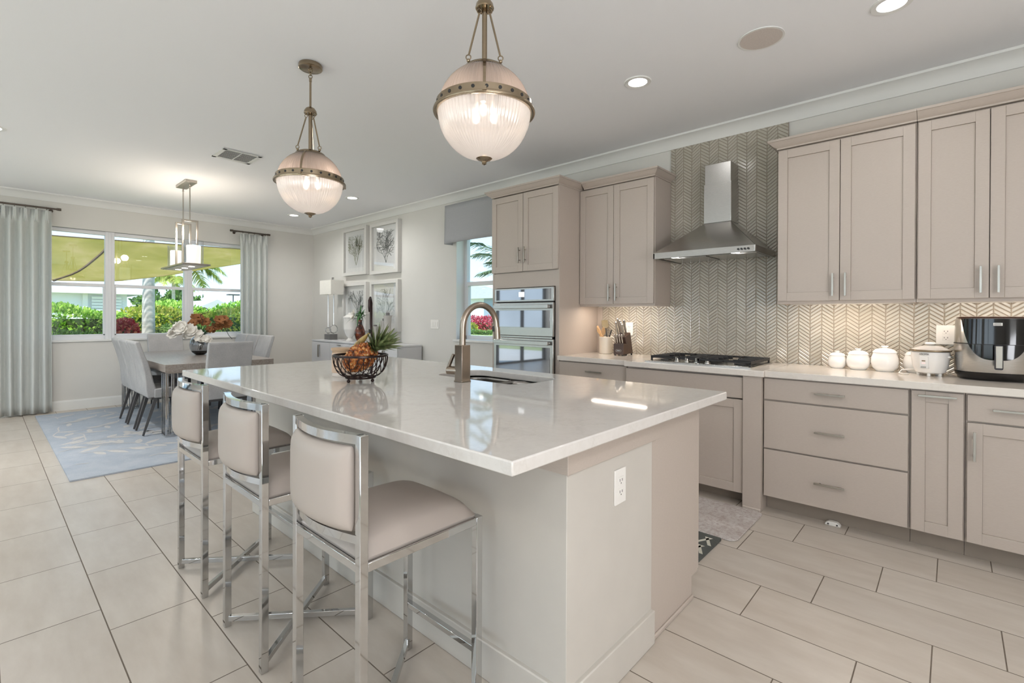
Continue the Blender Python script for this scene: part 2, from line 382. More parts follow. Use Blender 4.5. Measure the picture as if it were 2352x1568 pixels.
# narrow kitchen window
b = MB(); gy = YK + .17; kx0, kx1, kz0, kz1 = -4.73, -3.82, .97, 2.42
b.box(kx0, gy - .03, kz0, kx1, gy + .03, kz0 + .05); b.box(kx0, gy - .03, kz1 - .05, kx1, gy + .03, kz1)
b.box(kx0, gy - .03, kz0, kx0 + .05, gy + .03, kz1); b.box(kx1 - .05, gy - .03, kz0, kx1, gy + .03, kz1)
w2 = struct(b.build('window_2', pvc_m, bevel=.003))
MB().box(kx0 + .05, gy - .035, 1.66, kx1 - .05, gy + .02, 1.71).build('sash', pvc_m, w2, bevel=.002)
MB().box(kx0 + .05, gy - .03, kz0 + .05, kx0 + .075, gy + .02, 1.66).build('sash', pvc_m, w2)
MB().box(kx0 + .05, gy - .001, kz0 + .05, kx1 - .05, gy + .004, kz1 - .05).build('pane', pane_m, w2)
struct(MB().box(kx0 - .001, YK + .002, .97, kx0 + .006, YK + .145, 2.42).build('bright_reveal', trim_m))  # white board over the reveal stands in for daylight falling on it
struct(MB().box(kx0 - .03, YK - .03, .945, kx1, YK + .15, .972).build('trim_4', trim_m, bevel=.003))
# patio door frames behind the camera
b = MB(); x = XW - .1
for y in (-4.2, -3.24, -2.25, -1.29): b.box(x - .03, y, 0, x + .03, y + .09, 2.4)
b.box(x - .03, -4.2, 2.32, x + .03, -1.2, 2.4).box(x - .03, -4.2, 0, x + .03, -1.2, .05); struct(b.build('door_4', black_m))
for i, x0 in enumerate((-7.4, -4.2, -1.0)):
    b = MB(); y = YS - .05
    b.box(x0, y - .03, 0, x0 + .07, y + .03, 2.4); b.box(x0 + 2.33, y - .03, 0, x0 + 2.4, y + .03, 2.4); b.box(x0 + 1.15, y - .03, 0, x0 + 1.25, y + .03, 2.4)
    b.box(x0, y - .03, 2.33, x0 + 2.4, y + .03, 2.4)
    struct(b.build('door_%d' % (i + 1), black_m))

# ------------------------------------------------------------------ cabinets (all fronts face -y)
def shaker(b, x0, x1, z0, z1, yf, fr=.058, t=.02):
    b.box(x0, yf, z0, x0 + fr, yf + t, z1).box(x1 - fr, yf, z0, x1, yf + t, z1)
    b.box(x0 + fr, yf, z0, x1 - fr, yf + t, z0 + fr).box(x0 + fr, yf, z1 - fr, x1 - fr, yf + t, z1)
    return b.box(x0 + fr, yf + .009, z0 + fr, x1 - fr, yf + t, z1 - fr)
def pull(parent, x, z, yf, L=.15, vert=True):
    b = MB(); y = yf - .028; h = L / 2
    if vert:
        b.bar((x, y, z - h), (x, y, z + h), .011, .011)
        for s in (-1, 1): b.cyl((x, yf, z + s * (h - .028)), (x, y, z + s * (h - .028)), .0045, 10)
    else:
        b.bar((x - h, y, z), (x + h, y, z), .011, .011)
        for s in (-1, 1): b.cyl((x + s * (h - .028), yf, z), (x + s * (h - .028), y, z), .0045, 10)
    return b.build('handle', nickel_m, parent, bevel=.001)
def door(parent, x0, x1, z0, z1, yf, hx=None, hz=None, L=.15, flat=False, fr=.058):
    b = MB()
    if flat: b.box(x0, yf, z0, x1, yf + .02, z1)
    else: shaker(b, x0, x1, z0, z1, yf, fr)
    d = b.build('door', cab_m, parent, bevel=.0015)
    if hx is not None: pull(d, hx, hz, yf, L, True)
    return d
def drawer(parent, x0, x1, z0, z1, yf, hx=None, hz=None, L=.155):
    d = MB().box(x0, yf, z0, x1, yf + .02, z1).build('drawer', cab_m, parent, bevel=.0015)
    if hx is not None: pull(d, hx, hz, yf, L, False)
    return d
def crown(parent, segs, z0=2.448, h=.062, out=.055):
    """segs: footprint box list (x0,x1,y0,y1, left_return, right_return)"""
    b = MB(); P = [(0, 0), (.004, 0), (.004, .010), (.012, .014), (.028, .026), (.042, .042), (.046, .046), (.052, .047), (.052, h), (0, h)]
    for x0, x1, yf, yb, lr, rr in segs:
        secs = []
        if lr: secs.append([(x0 - o, yb, z0 + z) for o, z in P])
        secs.append([(x0 - (o if lr else 0), yf - o, z0 + z) for o, z in P]); secs.append([(x1 + (o if rr else 0), yf - o, z0 + z) for o, z in P])
        if rr: secs.append([(x1 + o, yb, z0 + z) for o, z in P])
        n = len(P); b.add([v for q in secs for v in q], [(i * n + j, i * n + (j + 1) % n, (i + 1) * n + (j + 1) % n, (i + 1) * n + j) for i in range(len(secs) - 1) for j in range(n)] + [tuple(range(n)), tuple((len(secs) - 1) * n + j for j in range(n))[::-1]])
        b.box(x0 + .001, yf + .001, z0 + .001, x1 - .001, yb, z0 + h - .001)
    return b.build('crown', cab_m, parent, smooth=True, angle=28)

# oven tower
T = thing('oven_cabinet', 'tall taupe oven cabinet standing between the narrow window and the counter', 'cabinet', (-3.02, 3.8, 0))
b = MB(); TX0, TX1, TY = -3.435, -2.60, 3.50
b.box(TX1 - .02, TY - .02, 0, TX1, YK - .002, 2.45).box(TX0, TY - .02, 0, TX0 + .02, YK - .002, 2.45)
b.box(TX0 + .02, TY, 1.545, TX1 - .02, YK - .002, 2.45).box(TX0 + .02, TY + .55, .1, TX1 - .02, YK - .002, 1.545)
b.box(TX0 + .02, TY, .1, TX1 - .02, YK - .002, .70)
b.box(TX0 + .02, TY - .018, 1.545, TX1 - .02, TY, 1.69).box(TX0 + .02, TY - .018, .70, TX0 + .045, TY, 1.545).box(TX1 - .045, TY - .018, .70, TX1 - .02, TY, 1.545)
b.build('body', cab_m, T, bevel=.001)
door(T, TX0 + .005, -3.021, 1.697, 2.437, TY - .04, -3.055, 1.85); door(T, -3.015, TX1 - .004, 1.697, 2.437, TY - .04, -2.982, 1.85)
drawer(T, TX0 + .005, TX1 - .004, .115, .69, TY - .04, -3.02, .6)
crown(T, [(TX0, TX1, TY - .04, YK - .002, True, True)])
MB().box(-2.598, YK - .02, .923, -2.537, YK - .002, 1.36).build('filler_panel', cab_m, T)
# wall oven
O = thing('wall_oven', 'stainless steel double wall oven with black glass doors in the tall cabinet', 'oven', (-3.02, 3.47, .705))
ox0, ox1, oy = -3.388, -2.645, TY - .022
MB().box(ox0 + .02, oy + .0, .705, ox1 - .02, oy + .5, 1.538).build('body', black_m, O)
p_ = MB().box(ox0, oy - .022, 1.408, ox1, oy, 1.538).build('control_panel', steel_m, O, bevel=.003)
MB().box(ox0 + .03, oy - .025, 1.425, ox1 - .03, oy - .02, 1.523).build('display_glass', oven_gl, p_)
MB().box(-3.06, oy - .027, 1.452, -2.99, oy - .0245, 1.5).build('screen', emit('oven_screen', (.85, .9, .95, 1), .5), p_)
for nm, z0, z1, g0, g1 in (('upper', 1.085, 1.398, 1.165, 1.325), ('lower', .72, 1.063, .755, .985)):
    d = MB().box(ox0, oy - .03, z0, ox1, oy - .004, z1).build('oven_door', steel_m, O, bevel=.004)
    MB().box(ox0 + .035, oy - .033, g0, ox1 - .035, oy - .028, g1).build('door_glass', oven_gl, d, bevel=.001)
    zz = z1 - .038
    h_ = MB().box(ox0 + .03, oy - .075, zz - .018, ox1 - .03, oy - .057, zz + .018)
    for x in (ox0 + .06, ox1 - .06): h_.box(x - .012, oy - .06, zz - .01, x + .012, oy - .03, zz + .01)
    h_.build('handle', steel_m, d, bevel=.003)
MB().box(ox0 + .02, oy - .018, 1.066, ox1 - .02, oy, 1.082).build('vent_slot', steel_m, O, bevel=.001)

# wall cabinets
def wall_cab(label, x0, x1, xm, handles, left=False, right=False, cx0=None, cx1=None, zb=1.362):
    t = thing('wall_cabinet', label, 'cabinet', ((x0 + x1) / 2, 3.95, zb), group='taupe wall cabinets with shaker doors')
    yf = 3.81
    b = MB().box(x0, yf, zb + .024, x1, YK - .002, 2.4475); b.box(x0, yf - .004, zb, x1, yf + .018, zb + .024).box(x0, yf + .018, zb, x0 + .018, YK - .02, zb + .024).box(x1 - .018, yf + .018, zb, x1, YK - .02, zb + .024)
    b.build('body', cab_m, t, bevel=.001)
    door(t, x0 + .006, xm - .002, 1.383, 2.437, yf - .022, handles[0], 1.485)
    door(t, xm + .002, x1 - .006, 1.383, 2.437, yf - .022, handles[1], 1.485)
    crown(t, [(x0 if x0 > -2.5 else TX1 + .0535, x1, yf - .022, YK - .0175, left, right)])
    sl = MB().box(x0 + .12, 3.85, zb + .004, x1 - .12, 3.88, zb + .0235).build('light_strip', strip_m, t)
    sl['label'] = 'glowing light strip under the cabinet'
    light('under_cabinet_light', 'AREA', (0, -.085, .002), UCL * (x1 - x0), (1, .88, .77), (0, 0, 0), x1 - x0 - .2, .05, 'RECTANGLE', parent=t)
    return t
UCL = 1.4
wall_cab('taupe wall cabinet with two doors between the oven cabinet and the hood', -2.598, -1.848, -2.235, (-2.27, -2.20), False, True)
wall_cab('taupe wall cabinet with two doors immediately right of the hood', -.922, -.166, -.551, (-.586, -.517), True, False)
wall_cab('taupe wall cabinet at the right edge, over the air fryer', -.164, .60, .149, (.113, .184), False, False)

# base cabinets
def base_cab(label, x0, x1, yf, toe=True):
    t = thing('base_cabinet', label, 'cabinet', ((x0 + x1) / 2, 3.8, 0), group='taupe base cabinets along the kitchen wall')
    MB().box(x0, yf + .022, .1, x1, YK - .002, .879).build('body', cab_m, t)
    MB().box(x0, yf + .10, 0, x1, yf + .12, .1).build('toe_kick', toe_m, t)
    return t
t = base_cab('taupe base cabinet left of the cooktop, mostly behind the island', -2.598, -1.915, 3.47)
drawer(t, -2.592, -1.925, .735, .872, 3.47, -2.22, .805); door(t, -2.592, -2.262, .108, .725, 3.47, -2.30, .62); door(t, -2.258, -1.925, .108, .725, 3.47, -2.22, .62)
t = base_cab('taupe base cabinet below the cooktop with plain false front', -1.913, -1.032, 3.455)
MB().box(-1.905, 3.43, .725, -1.036, 3.452, .866).build('front_panel', cab_m, t, bevel=.0015)
door(t, -1.905, -1.473, .09, .715, 3.432, -1.51, .6); door(t, -1.469, -1.036, .09, .715, 3.432, -1.43, .6)
t = thing('pilaster', 'taupe square post between the cooktop cabinet and the three drawers', 'post', (-.973, 3.75, 0))
MB().box(-1.031, 3.415, 0, -.9175, YK - .002, .879).build('post', cab_m, t, bevel=.001)
MB().box(-1.031, 3.407, 0, -.9165, 3.45, .02).build('shoe_moulding', cab_m, t, bevel=.006)
t = base_cab('taupe base cabinet with three stacked drawers', -.916, -.174, 3.447)
drawer(t, -.910, -.18, .737, .872, 3.447, -.545, .803); drawer(t, -.910, -.18, .421, .727, 3.447, -.545, .567); drawer(t, -.910, -.18, .107, .411, 3.447, -.545, .256)
t = base_cab('narrow taupe pull-out base cabinet right of the three drawers', -.172, .050, 3.447)
d = door(t, -.166, .044, .107, .872, 3.447); pull(d, -.06, .85, 3.447, .155, False)
t = base_cab('taupe base cabinet at the right edge with a drawer over a door', .052, .66, 3.447)
drawer(t, .058, .654, .737, .872, 3.447, .25, .805, .2); door(t, .058, .654, .107, .727, 3.447, .085, .61)

# counter
b = MB()
b.box(-2.598, 3.445, .882, -1.905, YK - .017, .922).box(-1.905, 3.393, .882, -.90, YK - .017, .922).box(-.90, 3.418, .882, .9, YK - .017, .922)
ct = tag(b.build('countertop', quartz2_m, bevel=.003), 'pale quartz countertop along the kitchen wall under the chevron backsplash', 'countertop')
# backsplash
b = MB()
b.box(-2.535, YK - .016, .922, -1.846, YK - .001, 1.361).box(-1.846, YK - .016, .922, -.924, YK - .001, ZC - .099).box(-.924, YK - .016, .922, .9, YK - .001, 1.361)
tag(b.build('backsplash', chev_m), 'glossy chevron tile backsplash behind cooktop and hood', 'backsplash')

# ------------------------------------------------------------------ range hood
H = thing('range_hood', 'stainless steel chimney range hood with pyramid canopy above the cooktop', 'hood', (-1.382, 3.85, 1.71))
hx0, hx1, hy0, hy1, hz = -1.757, -1.007, 3.587, YK - .02, 1.725
b = MB(); zt = 2.02
b.box(hx0, hy0, hz, hx1, hy0 + .012, hz + .045).box(hx0, hy0, hz, hx0 + .012, hy1, hz + .045).box(hx1 - .012, hy0, hz, hx1, hy1, hz + .045)
A = [(hx0, hy0, hz + .045), (hx1, hy0, hz + .045), (hx1, hy1, hz + .045), (hx0, hy1, hz + .045)]
B = [(-1.482, 3.925, zt), (-1.282, 3.925, zt), (-1.282, hy1, zt), (-1.482, hy1, zt)]
b.add(A + B, [(0, 1, 5, 4), (1, 2, 6, 5), (2, 3, 7, 6), (3, 0, 4, 7), (4, 5, 6, 7)])
b.build('canopy', steel_m, H, bevel=.002)
MB().box(-1.487, 3.92, zt - .002, -1.277, hy1, 2.33).box(-1.482, 3.925, 2.32, -1.282, hy1, 2.485).build('chimney', steel_m, H, bevel=.002)
MB().box(hx0 + .012, hy0 + .012, hz + .012, hx1 - .012, hy1, hz + .02).build('underside', steel_m, H)
for x in (-1.56, -1.2): MB().box(x - .165, hy0 + .13, hz + .004, x + .165, hy1 - .08, hz + .012).build('grease_filter', steel_m, H, bevel=.002)
for x in (-1.61, -1.16):
    MB().cyl((x, hy0 + .07, hz + .006), (x, hy0 + .07, hz + .012), .028, 20).build('hood_lamp', led_m, H)
    light('hood_spot', 'SPOT', (x + 1.382, hy0 + .07 - 3.85, .01), 5, (1, .97, .9), (0, 0, 0), .02, parent=H)
for i in range(4): MB().cyl((-1.118 + i * .022, hy0, hz + .022), (-1.118 + i * .022, hy0 - .008, hz + .022), .007, 12).build('button', black_m, H)

# ------------------------------------------------------------------ gas cooktop
K = thing('cooktop', 'stainless gas cooktop with black cast iron grates below the hood', 'cooktop', (-1.38, 3.74, .922))
kx0, kx1, ky0, ky1 = -1.765, -.998, 3.465, 3.99
b = MB().box(kx0, ky0, .922, kx1, ky1, .931); b.box(kx0 + .02, ky0 + .02, .931, kx1 - .02, ky1 - .02, .934)
b.build('steel_tray', steel_m, K, bevel=.003)
def grate(x0, x1, y0, y1):
    g = MB(); z0, z1 = .934, .968; w = .011
    g.box(x0, y0, z1 - .014, x1, y0 + w, z1).box(x0, y1 - w, z1 - .014, x1, y1, z1)
    g.box(x0, y0, z1 - .02, x0 + w, y1, z1).box(x1 - w, y0, z1 - .02, x1, y1, z1)
    n = 9
    for i in range(1, n):
        y = y0 + (y1 - y0) * i / n; q = .36 if i % 2 else .3
        g.box(x0, y - w / 2, z1 - .02, x0 + (x1 - x0) * q, y + w / 2, z1 + .003).box(x1 - (x1 - x0) * q, y - w / 2, z1 - .02, x1, y + w / 2, z1 + .003)
    xm = (x0 + x1) / 2; g.box(xm - w / 2, y0, z1 - .014, xm + w / 2, y0 + .1, z1).box(xm - w / 2, y1 - .1, z1 - .014, xm + w / 2, y1, z1)
    for x in (x0 + .006, x1 - .006):
        for y in (y0 + .006, y1 - .006): g.box(x - .006, y - .006, .931, x + .006, y + .006, z1 - .01)
    return g.build('grate', black_m, K, bevel=.001)
grate(kx0 + .022, -1.39, ky0 + .06, ky1 - .02); grate(-1.372, kx1 - .012, ky0 + .045, ky1 - .02)
for x, y, r in ((-1.66, 3.62, .04), (-1.62, 3.87, .045), (-1.38, 3.84, .06), (-1.12, 3.87, .045), (-1.10, 3.62, .05)):
    bb_ = MB().lathe([(0, .012), (r * .8, .012), (r, .006), (r, 0)], (x, y, .934), 24, closed=True).build('burner', black_m, K, smooth=True)
for i in range(4):
    x = -1.535 + i * .075; q = MB().lathe([(.0, .03), (.014, .03), (.016, .012), (.021, .01), (.022, 0)], (x, 3.535, .931), 20, closed=True)
    q.box(x - .005, 3.512, .945, x + .005, 3.558, .968); q.build('knob', nickel_m, K, smooth=True)
K.rotation_euler = (0, 0, 0)

# ------------------------------------------------------------------ island
I = thing('kitchen_island', 'long kitchen island with overhanging white quartz top', 'kitchen island', (-2.15, 1.6, 0))
ix0, ix1, iy0, iy1 = -3.566, -.77, .848, 2.322; sx0, sx1, sy0, sy1 = -2.275, -1.605, 1.80, 2.165
def rrect(x0, x1, y0, y1, r, n=6):
    P = []
    for cx, cy_, a in ((x1 - r, y1 - r, 0), (x0 + r, y1 - r, 90), (x0 + r, y0 + r, 180), (x1 - r, y0 + r, 270)):
        for i in range(n + 1): t_ = R(a + 90 * i / n); P.append((cx + r * math.cos(t_), cy_ + r * math.sin(t_)))
    return P
inn = rrect(sx0, sx1, sy0, sy1, .09); out_ = []
for x, y in inn:      # project radially on to the outer rectangle
    cx, cy_ = (sx0 + sx1) / 2, (sy0 + sy1) / 2; dx, dy = x - cx, y - cy_
    tx = ((ix1 - cx) / dx if dx > 0 else (ix0 - cx) / dx) if abs(dx) > 1e-9 else 1e9; ty = ((iy1 - cy_) / dy if dy > 0 else (iy0 - cy_) / dy) if abs(dy) > 1e-9 else 1e9
    t_ = min(tx, ty); out_.append((cx + dx * t_, cy_ + dy * t_))
cor = [(ix1, iy1), (ix0, iy1), (ix0, iy0), (ix1, iy0)]
b = MB(); z0, z1 = .888, .925; n = len(inn)
vs = [(x, y, z1) for x, y in inn] + [(x, y, z1) for x, y in out_] + [(x, y, z0) for x, y in inn] + [(x, y, z0) for x, y in out_] + [(x, y, z1) for x, y in cor] + [(x, y, z0) for x, y in cor]
fs = []
for i in range(n):
    j = (i + 1) % n; c_ = None
    a_, d_ = out_[i], out_[j]
    def side(p): return 'r' if abs(p[0] - ix1) < 1e-6 else 'l' if abs(p[0] - ix0) < 1e-6 else 't' if abs(p[1] - iy1) < 1e-6 else 'b'
    sa, sb = side(a_), side(d_)
    if sa != sb: c_ = {'rt': 0, 'tr': 0, 'tl': 1, 'lt': 1, 'lb': 2, 'bl': 2, 'br': 3, 'rb': 3}[sa + sb]
    if c_ is None: fs += [(i, n + i, n + j, j), (2 * n + i, 2 * n + j, 3 * n + j, 3 * n + i), (n + i, 3 * n + i, 3 * n + j, n + j)]
    else: fs += [(i, n + i, 4 * n + c_, n + j, j), (2 * n + i, 2 * n + j, 3 * n + j, 4 * n + 4 + c_, 3 * n + i), (n + i, 3 * n + i, 4 * n + 4 + c_, 4 * n + c_), (4 * n + c_, 4 * n + 4 + c_, 3 * n + j, n + j)]
    fs.append((i, j, 2 * n + j, 2 * n + i))
b.add(vs, fs); b.build('countertop', quartz_m, I, bevel=.004)
KX0, KX1, KY0, KY1 = -3.34, -.865, 1.20, 1.764
MB().box(KX0, KY0, 0, KX1, KY1, .888).build('knee_wall', cream_m, I, bevel=.002)
MB().box(KX0 - .014, KY0 - .014, .79, KX1 + .014, KY1 + .0, .888).box(KX1 - .01, KY1, .79, KX1 + .014, KY1 + .03, .888).build('apron_trim', cab_m, I, bevel=.002)
MB().box(KX0 - .014, KY0 - .016, 0, KX1 + .016, KY1 + .0, .13).build('base_trim', cream_m, I, bevel=.004)
b = MB().box(KX0, KY1, .1, sx0 - .03, 2.225, .888).box(sx1 + .03, KY1, .1, KX1 - .012, 2.225, .888).box(sx0 - .03, KY1, .1, sx1 + .03, 2.225, .65).box(sx0 - .03, 2.19, .65, sx1 + .03, 2.225, .888).box(sx0 - .03, KY1, .65, sx1 + .03, KY1 + .012, .888).box(KX0, KY1, 0, KX1 - .012, 2.16, .1); b.build('cabinet_body', cab_m, I)
MB().prism([(KY1 + .0005, 0), (2.16, 0), (2.16, .1), (2.228, .1), (2.228, .888), (KY1 + .0005, .888)], 'x', KX1 - .0118, KX1 - .001).build('end_panel', cab_m, I)
MB().box(KX1 - .002, KY1, 0, KX1 + .008, 2.165, .018).build('shoe_moulding', cab_m, I, bevel=.004)
xs_ = [KX0 + i * (KX1 - KX0) / 5 for i in range(6)]
for i in range(5):
    dd = MB().box(xs_[i] + .004, 2.228, .105, xs_[i + 1] - .004, 2.248, .872).build('door', cab_m, I, bevel=.002)
def outlet(parent_or_none, c, normal, label=None, w=.075, h=.122, gang=1, switch=False, name='wall_outlet', cat='outlet'):
    """plate centred at c facing normal ('-y' or '+x')"""
    t = thing(name, label, cat, c) if parent_or_none is None else None
    def T_(u, d, z): return (c[0] + u, c[1] - d, c[2] + z) if normal == '-y' else (c[0] + d, c[1] + u, c[2] + z)
    def bx(b, u0, u1, d0, d1, z0, z1): a_ = T_(u0, d0, z0); e_ = T_(u1, d1, z1); return b.box(*a_, *e_)
    P = t or parent_or_none
    pl = bx(MB(), -w * gang ** .75 / 2, w * gang ** .75 / 2, 0, .006, -h / 2, h / 2).build('cover_plate', white_pl, P, bevel=.002)
    if switch:
        for g in range(gang):
            u = (g - (gang - 1) / 2) * .046; bx(MB(), u - .016, u + .016, .006, .010, -.033, .033).build('rocker', white_pl, P, bevel=.0015)
    else:
        for zz in (-.02, .02):
            s_ = bx(MB(), -.017, .017, .006, .008, zz - .014, zz + .014).build('socket', white_pl, P, bevel=.003)
            q = MB(); bx(q, -.009, -.0065, .0079, .0085, zz - .002, zz + .007); bx(q, .0065, .009, .0079, .0085, zz - .002, zz + .007); bx(q, -.002, .002, .0079, .0085, zz - .010, zz - .006)
            q.build('slots', black_m, s_)
    return t
outlet(None, (KX1, 1.512, .675), '+x', 'white double outlet on the end wall of the island')
outlet(None, (-2.245, YK - .016, 1.155), '-y', 'white double outlet on the backsplash behind the knife block')
outlet(None, (-.032, YK - .016, 1.162), '-y', 'white double outlet on the backsplash beside the air fryer', w=.095)
outlet(None, (-5.16, YK, 1.158), '-y', 'white triple rocker switch on the wall left of the narrow window', w=.075, gang=3, switch=True, name='light_switch', cat='light switch')

# sink
K = thing('sink', 'undermount stainless double bowl sink set into the island top', 'sink', (-1.94, 1.98, .7))
def bowl(x0, x1, y0, y1, dep):
    b = MB(); P0 = rrect(x0, x1, y0, y1, .08, 6); P1 = rrect(x0 + .02, x1 - .02, y0 + .02, y1 - .02, .07, 6); n_ = len(P0); zt_ = .886
    rings = [(P0, zt_), (P0, zt_ - .02), (P1, zt_ - dep + .03), ([(a * .96 + (x0 + x1) / 2 * .04, c * .96 + (y0 + y1) / 2 * .04) for a, c in P1], zt_ - dep)]
    vs = [(x, y, z) for P, z in rings for x, y in P]; fs = [(r * n_ + i, r * n_ + (i + 1) % n_, (r + 1) * n_ + (i + 1) % n_, (r + 1) * n_ + i) for r in range(3) for i in range(n_)]
    fs.append(tuple(3 * n_ + i for i in range(n_))); b.add(vs, fs)
    o = b.build('basin', steelh_m, K, smooth=True, solid=.003)
    MB().lathe([(0, .004), (.03, .004), (.04, .001), (.042, 0)], ((x0 + x1) / 2, (y0 + y1) / 2, zt_ - dep + .002), 20).build('drain', steel_m, o, smooth=True)
bowl(sx0 - .01, -1.945, sy0 - .01, sy1 + .01, .2); bowl(-1.915, sx1 + .01, sy0 - .01, sy1 + .01, .17)
MB().box(-1.948, sy0 - .01, .868, -1.912, sy1 + .01, .884).build('divider', steelh_m, K, bevel=.006)

# faucet
F = thing('faucet', 'brushed steel gooseneck faucet standing in front of the island sink', 'faucet', (-1.905, 1.71, .925))
fx, fy = -1.905, 1.705
MB().box(fx - .029, fy - .029, .925, fx + .029, fy + .029, 1.118).box(fx - .032, fy - .032, .925, fx + .032, fy + .032, .932).build('body', faucet_m, F, bevel=.002)
pts = [(fx, fy, 1.11), (fx, fy, 1.20)] + arc((fx + .012, fy + .105, 1.225), .105, 180, 0, 18) + [(fx + .025, fy + .212, 1.17)]
pts = [(fx + (i / (len(pts) - 1)) * .045, y, z) for i, (x, y, z) in enumerate(pts)]
MB().tube(pts, .0165, 16).build('spout', faucet_m, F, smooth=True)
MB().cyl((fx + .045, fy + .2115, 1.21), (fx + .047, fy + .214, 1.145), .0175, 18).build('spray_head', faucet_m, F, smooth=True)
MB().cyl((fx + .035, fy + .197, 1.215), (fx + .036, fy + .197, 1.185), .008, 10).build('spray_button', black_m, F, smooth=True)
MB().cyl((fx - .02, fy - .005, .982), (fx - .085, fy - .03, .982), .022, 18).build('valve', faucet_m, F, smooth=True, bevel=.002)
MB().bar((fx - .085, fy - .03, .985), (fx - .045, fy - .022, 1.068), .018, .012).build('lever', faucet_m, F, bevel=.002)
# ------------------------------------------------------------------ globe pendants
def make_pendant():
    """origin: globe centre; ceiling is .755 above"""
    P = thing('pendant_light', '', 'pendant light', (0, 0, 0), group='ribbed glass globe pendants over the island')
    zc = CEIL
    MB().lathe([(0, zc), (.068, zc), (.071, zc - .006), (.070, zc - .024), (.064, zc - .028), (.0, zc - .028)], n=32).build('canopy', bronze_m, P, smooth=True)
    b = MB().cyl((0, 0, zc - .10), (0, 0, .44), .0065, 12)
    b.ring((0, 0, zc - .038), .011, .0025, 'y', 16, 6).ring((0, 0, zc - .056), .011, .0025, 'x', 16, 6).ring((0, 0, zc - .074), .011, .0025, 'y', 16, 6).cyl((0, 0, zc - .105), (0, 0, zc - .082), .008, 12)
    b.build('stem', bronze_m, P, smooth=True)
    d = MB().lathe([(0.008, .475), (.014, .470), (.026, .463), (.036, .448), (.039, .432), (.036, .428), (.03, .43), (0, .432)], n=28).build('dome_cap', bronze_m, P, smooth=True)
    MB().cyl((0, 0, .44), (0, 0, .195), .011, 14).build('centre_tube', bronze_m, P, smooth=True)
    for i in range(3):
        a = R(95 + 120 * i); c, s_ = math.cos(a), math.sin(a)
        b = MB().tube([(c * .026, s_ * .026, .402), (c * .074, s_ * .074, .218)], .0042, 8)
        b.ring((c * .025, s_ * .025, .412), .009, .0022, 'y', 14, 6).ring((c * .076, s_ * .076, .207), .010, .0025, 'y', 14, 6).cyl((c * .025, s_ * .025, .43), (c * .025, s_ * .025, .42), .004, 8).sphere((c * .076, s_ * .076, .193), .008, 10, 6)
        b.build('hanger_rod', bronze_m, P, smooth=True)
    MB().lathe([(.0, .195), (.07, .188), (.086, .178), (.092, .168), (.088, .168), (.07, .180), (0, .187)], n=40).build('top_cap', bronze_m, P, smooth=True)
    up_ = [(.190 * math.cos(R(t)), .190 * math.sin(R(t))) for t in range(4, 66, 5)]
    MB().lathe(up_, n=288, rib=.012, ribn=72).build('upper_glass', rib_up, P, smooth=True, angle=80)
    lo = [(.191 * math.cos(R(t)) ** .92, -.196 * math.sin(R(t)) ** 1.03) for t in range(2, 88, 5)] + [(.008, -.197)]
    MB().lathe(lo, n=288, rib=.017, ribn=72).build('lower_glass', rib_low, P, smooth=True, angle=80)
    b = MB().lathe([(.197, -.012), (.206, -.012), (.208, -.004), (.2, -.0), (.2, .0), (.2, .032), (.197, .034), (.194, .032), (.194, -.01), (.197, -.012)], n=64).lathe([(.2, -.012), (.211, -.01), (.213, -.004), (.211, .002), (.2, .003)], n=64)
    bd = b.build('band', bronze_m, P, smooth=True)
    for i in range(24):
        a = 2 * PI * (i + .5) / 24; c, s_ = math.cos(a), math.sin(a)
        MB().cyl((c * .199, s_ * .199, .017), (c * .2015, s_ * .2015, .017), .007, 10).build('band_hole', black_m, bd)
    for i in range(3):
        a = R(-85 + 120 * i); c, s_ = math.cos(a), math.sin(a)
        q = MB()
        pts = [((.1955) * math.cos(R(t)), (.1955) * math.sin(R(t))) for t in range(4, 64, 6)]
        for (r0, z0), (r1, z1) in zip(pts, pts[1:]): q.bar((c * r0, s_ * r0, z0), (c * r1, s_ * r1, z1), .011, .003, up=(c, s_, .3))
        q.cbox((c * .213, s_ * .213, .0), (.016, .016, .014)); q.build('strap', bronze_m, P)
    MB().lathe([(0, -.185), (.03, -.188), (.034, -.194), (.026, -.2), (.012, -.206), (.009, -.212), (.01, -.216), (0, -.222)], n=24).build('finial', bronze_m, P, smooth=True)
    for i in range(3):
        a = R(30 + 120 * i); c, s_ = .045 * math.cos(a), .055 * math.sin(a)
        MB().cyl((c, s_, .06), (c, s_, .02), .012, 10).build('bulb_socket', white_pl, P)
        MB().sphere((c, s_, -.012), .017, 14, 10, (1, 1, 1.5)).build('bulb', bulb_m, P, smooth=True)
    MB().cyl((0, 0, .19), (0, 0, .07), .006, 8).lathe([(0, .068), (.07, .066), (.07, .058), (0, .058)], n=20).build('socket_plate', bronze_m, P, smooth=True)
    light('pendant_glow', 'POINT', (0, 0, -.02), 1.3, (1, .9, .8), size=.05, parent=P)
    return P
CEIL = ZC - 2.104
pp = make_pendant()
place(pp, True, (-2.985, 1.392, 2.1035), R(44.4), 'ribbed glass globe pendant nearer the dining area, whole ceiling canopy in view')
place(pp, False, (-1.453, 1.418, 2.122), R(40.7), 'ribbed glass globe pendant largest in view, nearest the camera')
for ch in kids(bpy.data.objects['pendant_light.001']):
    if ch.name.startswith('canopy'): ch.location.z -= .0185

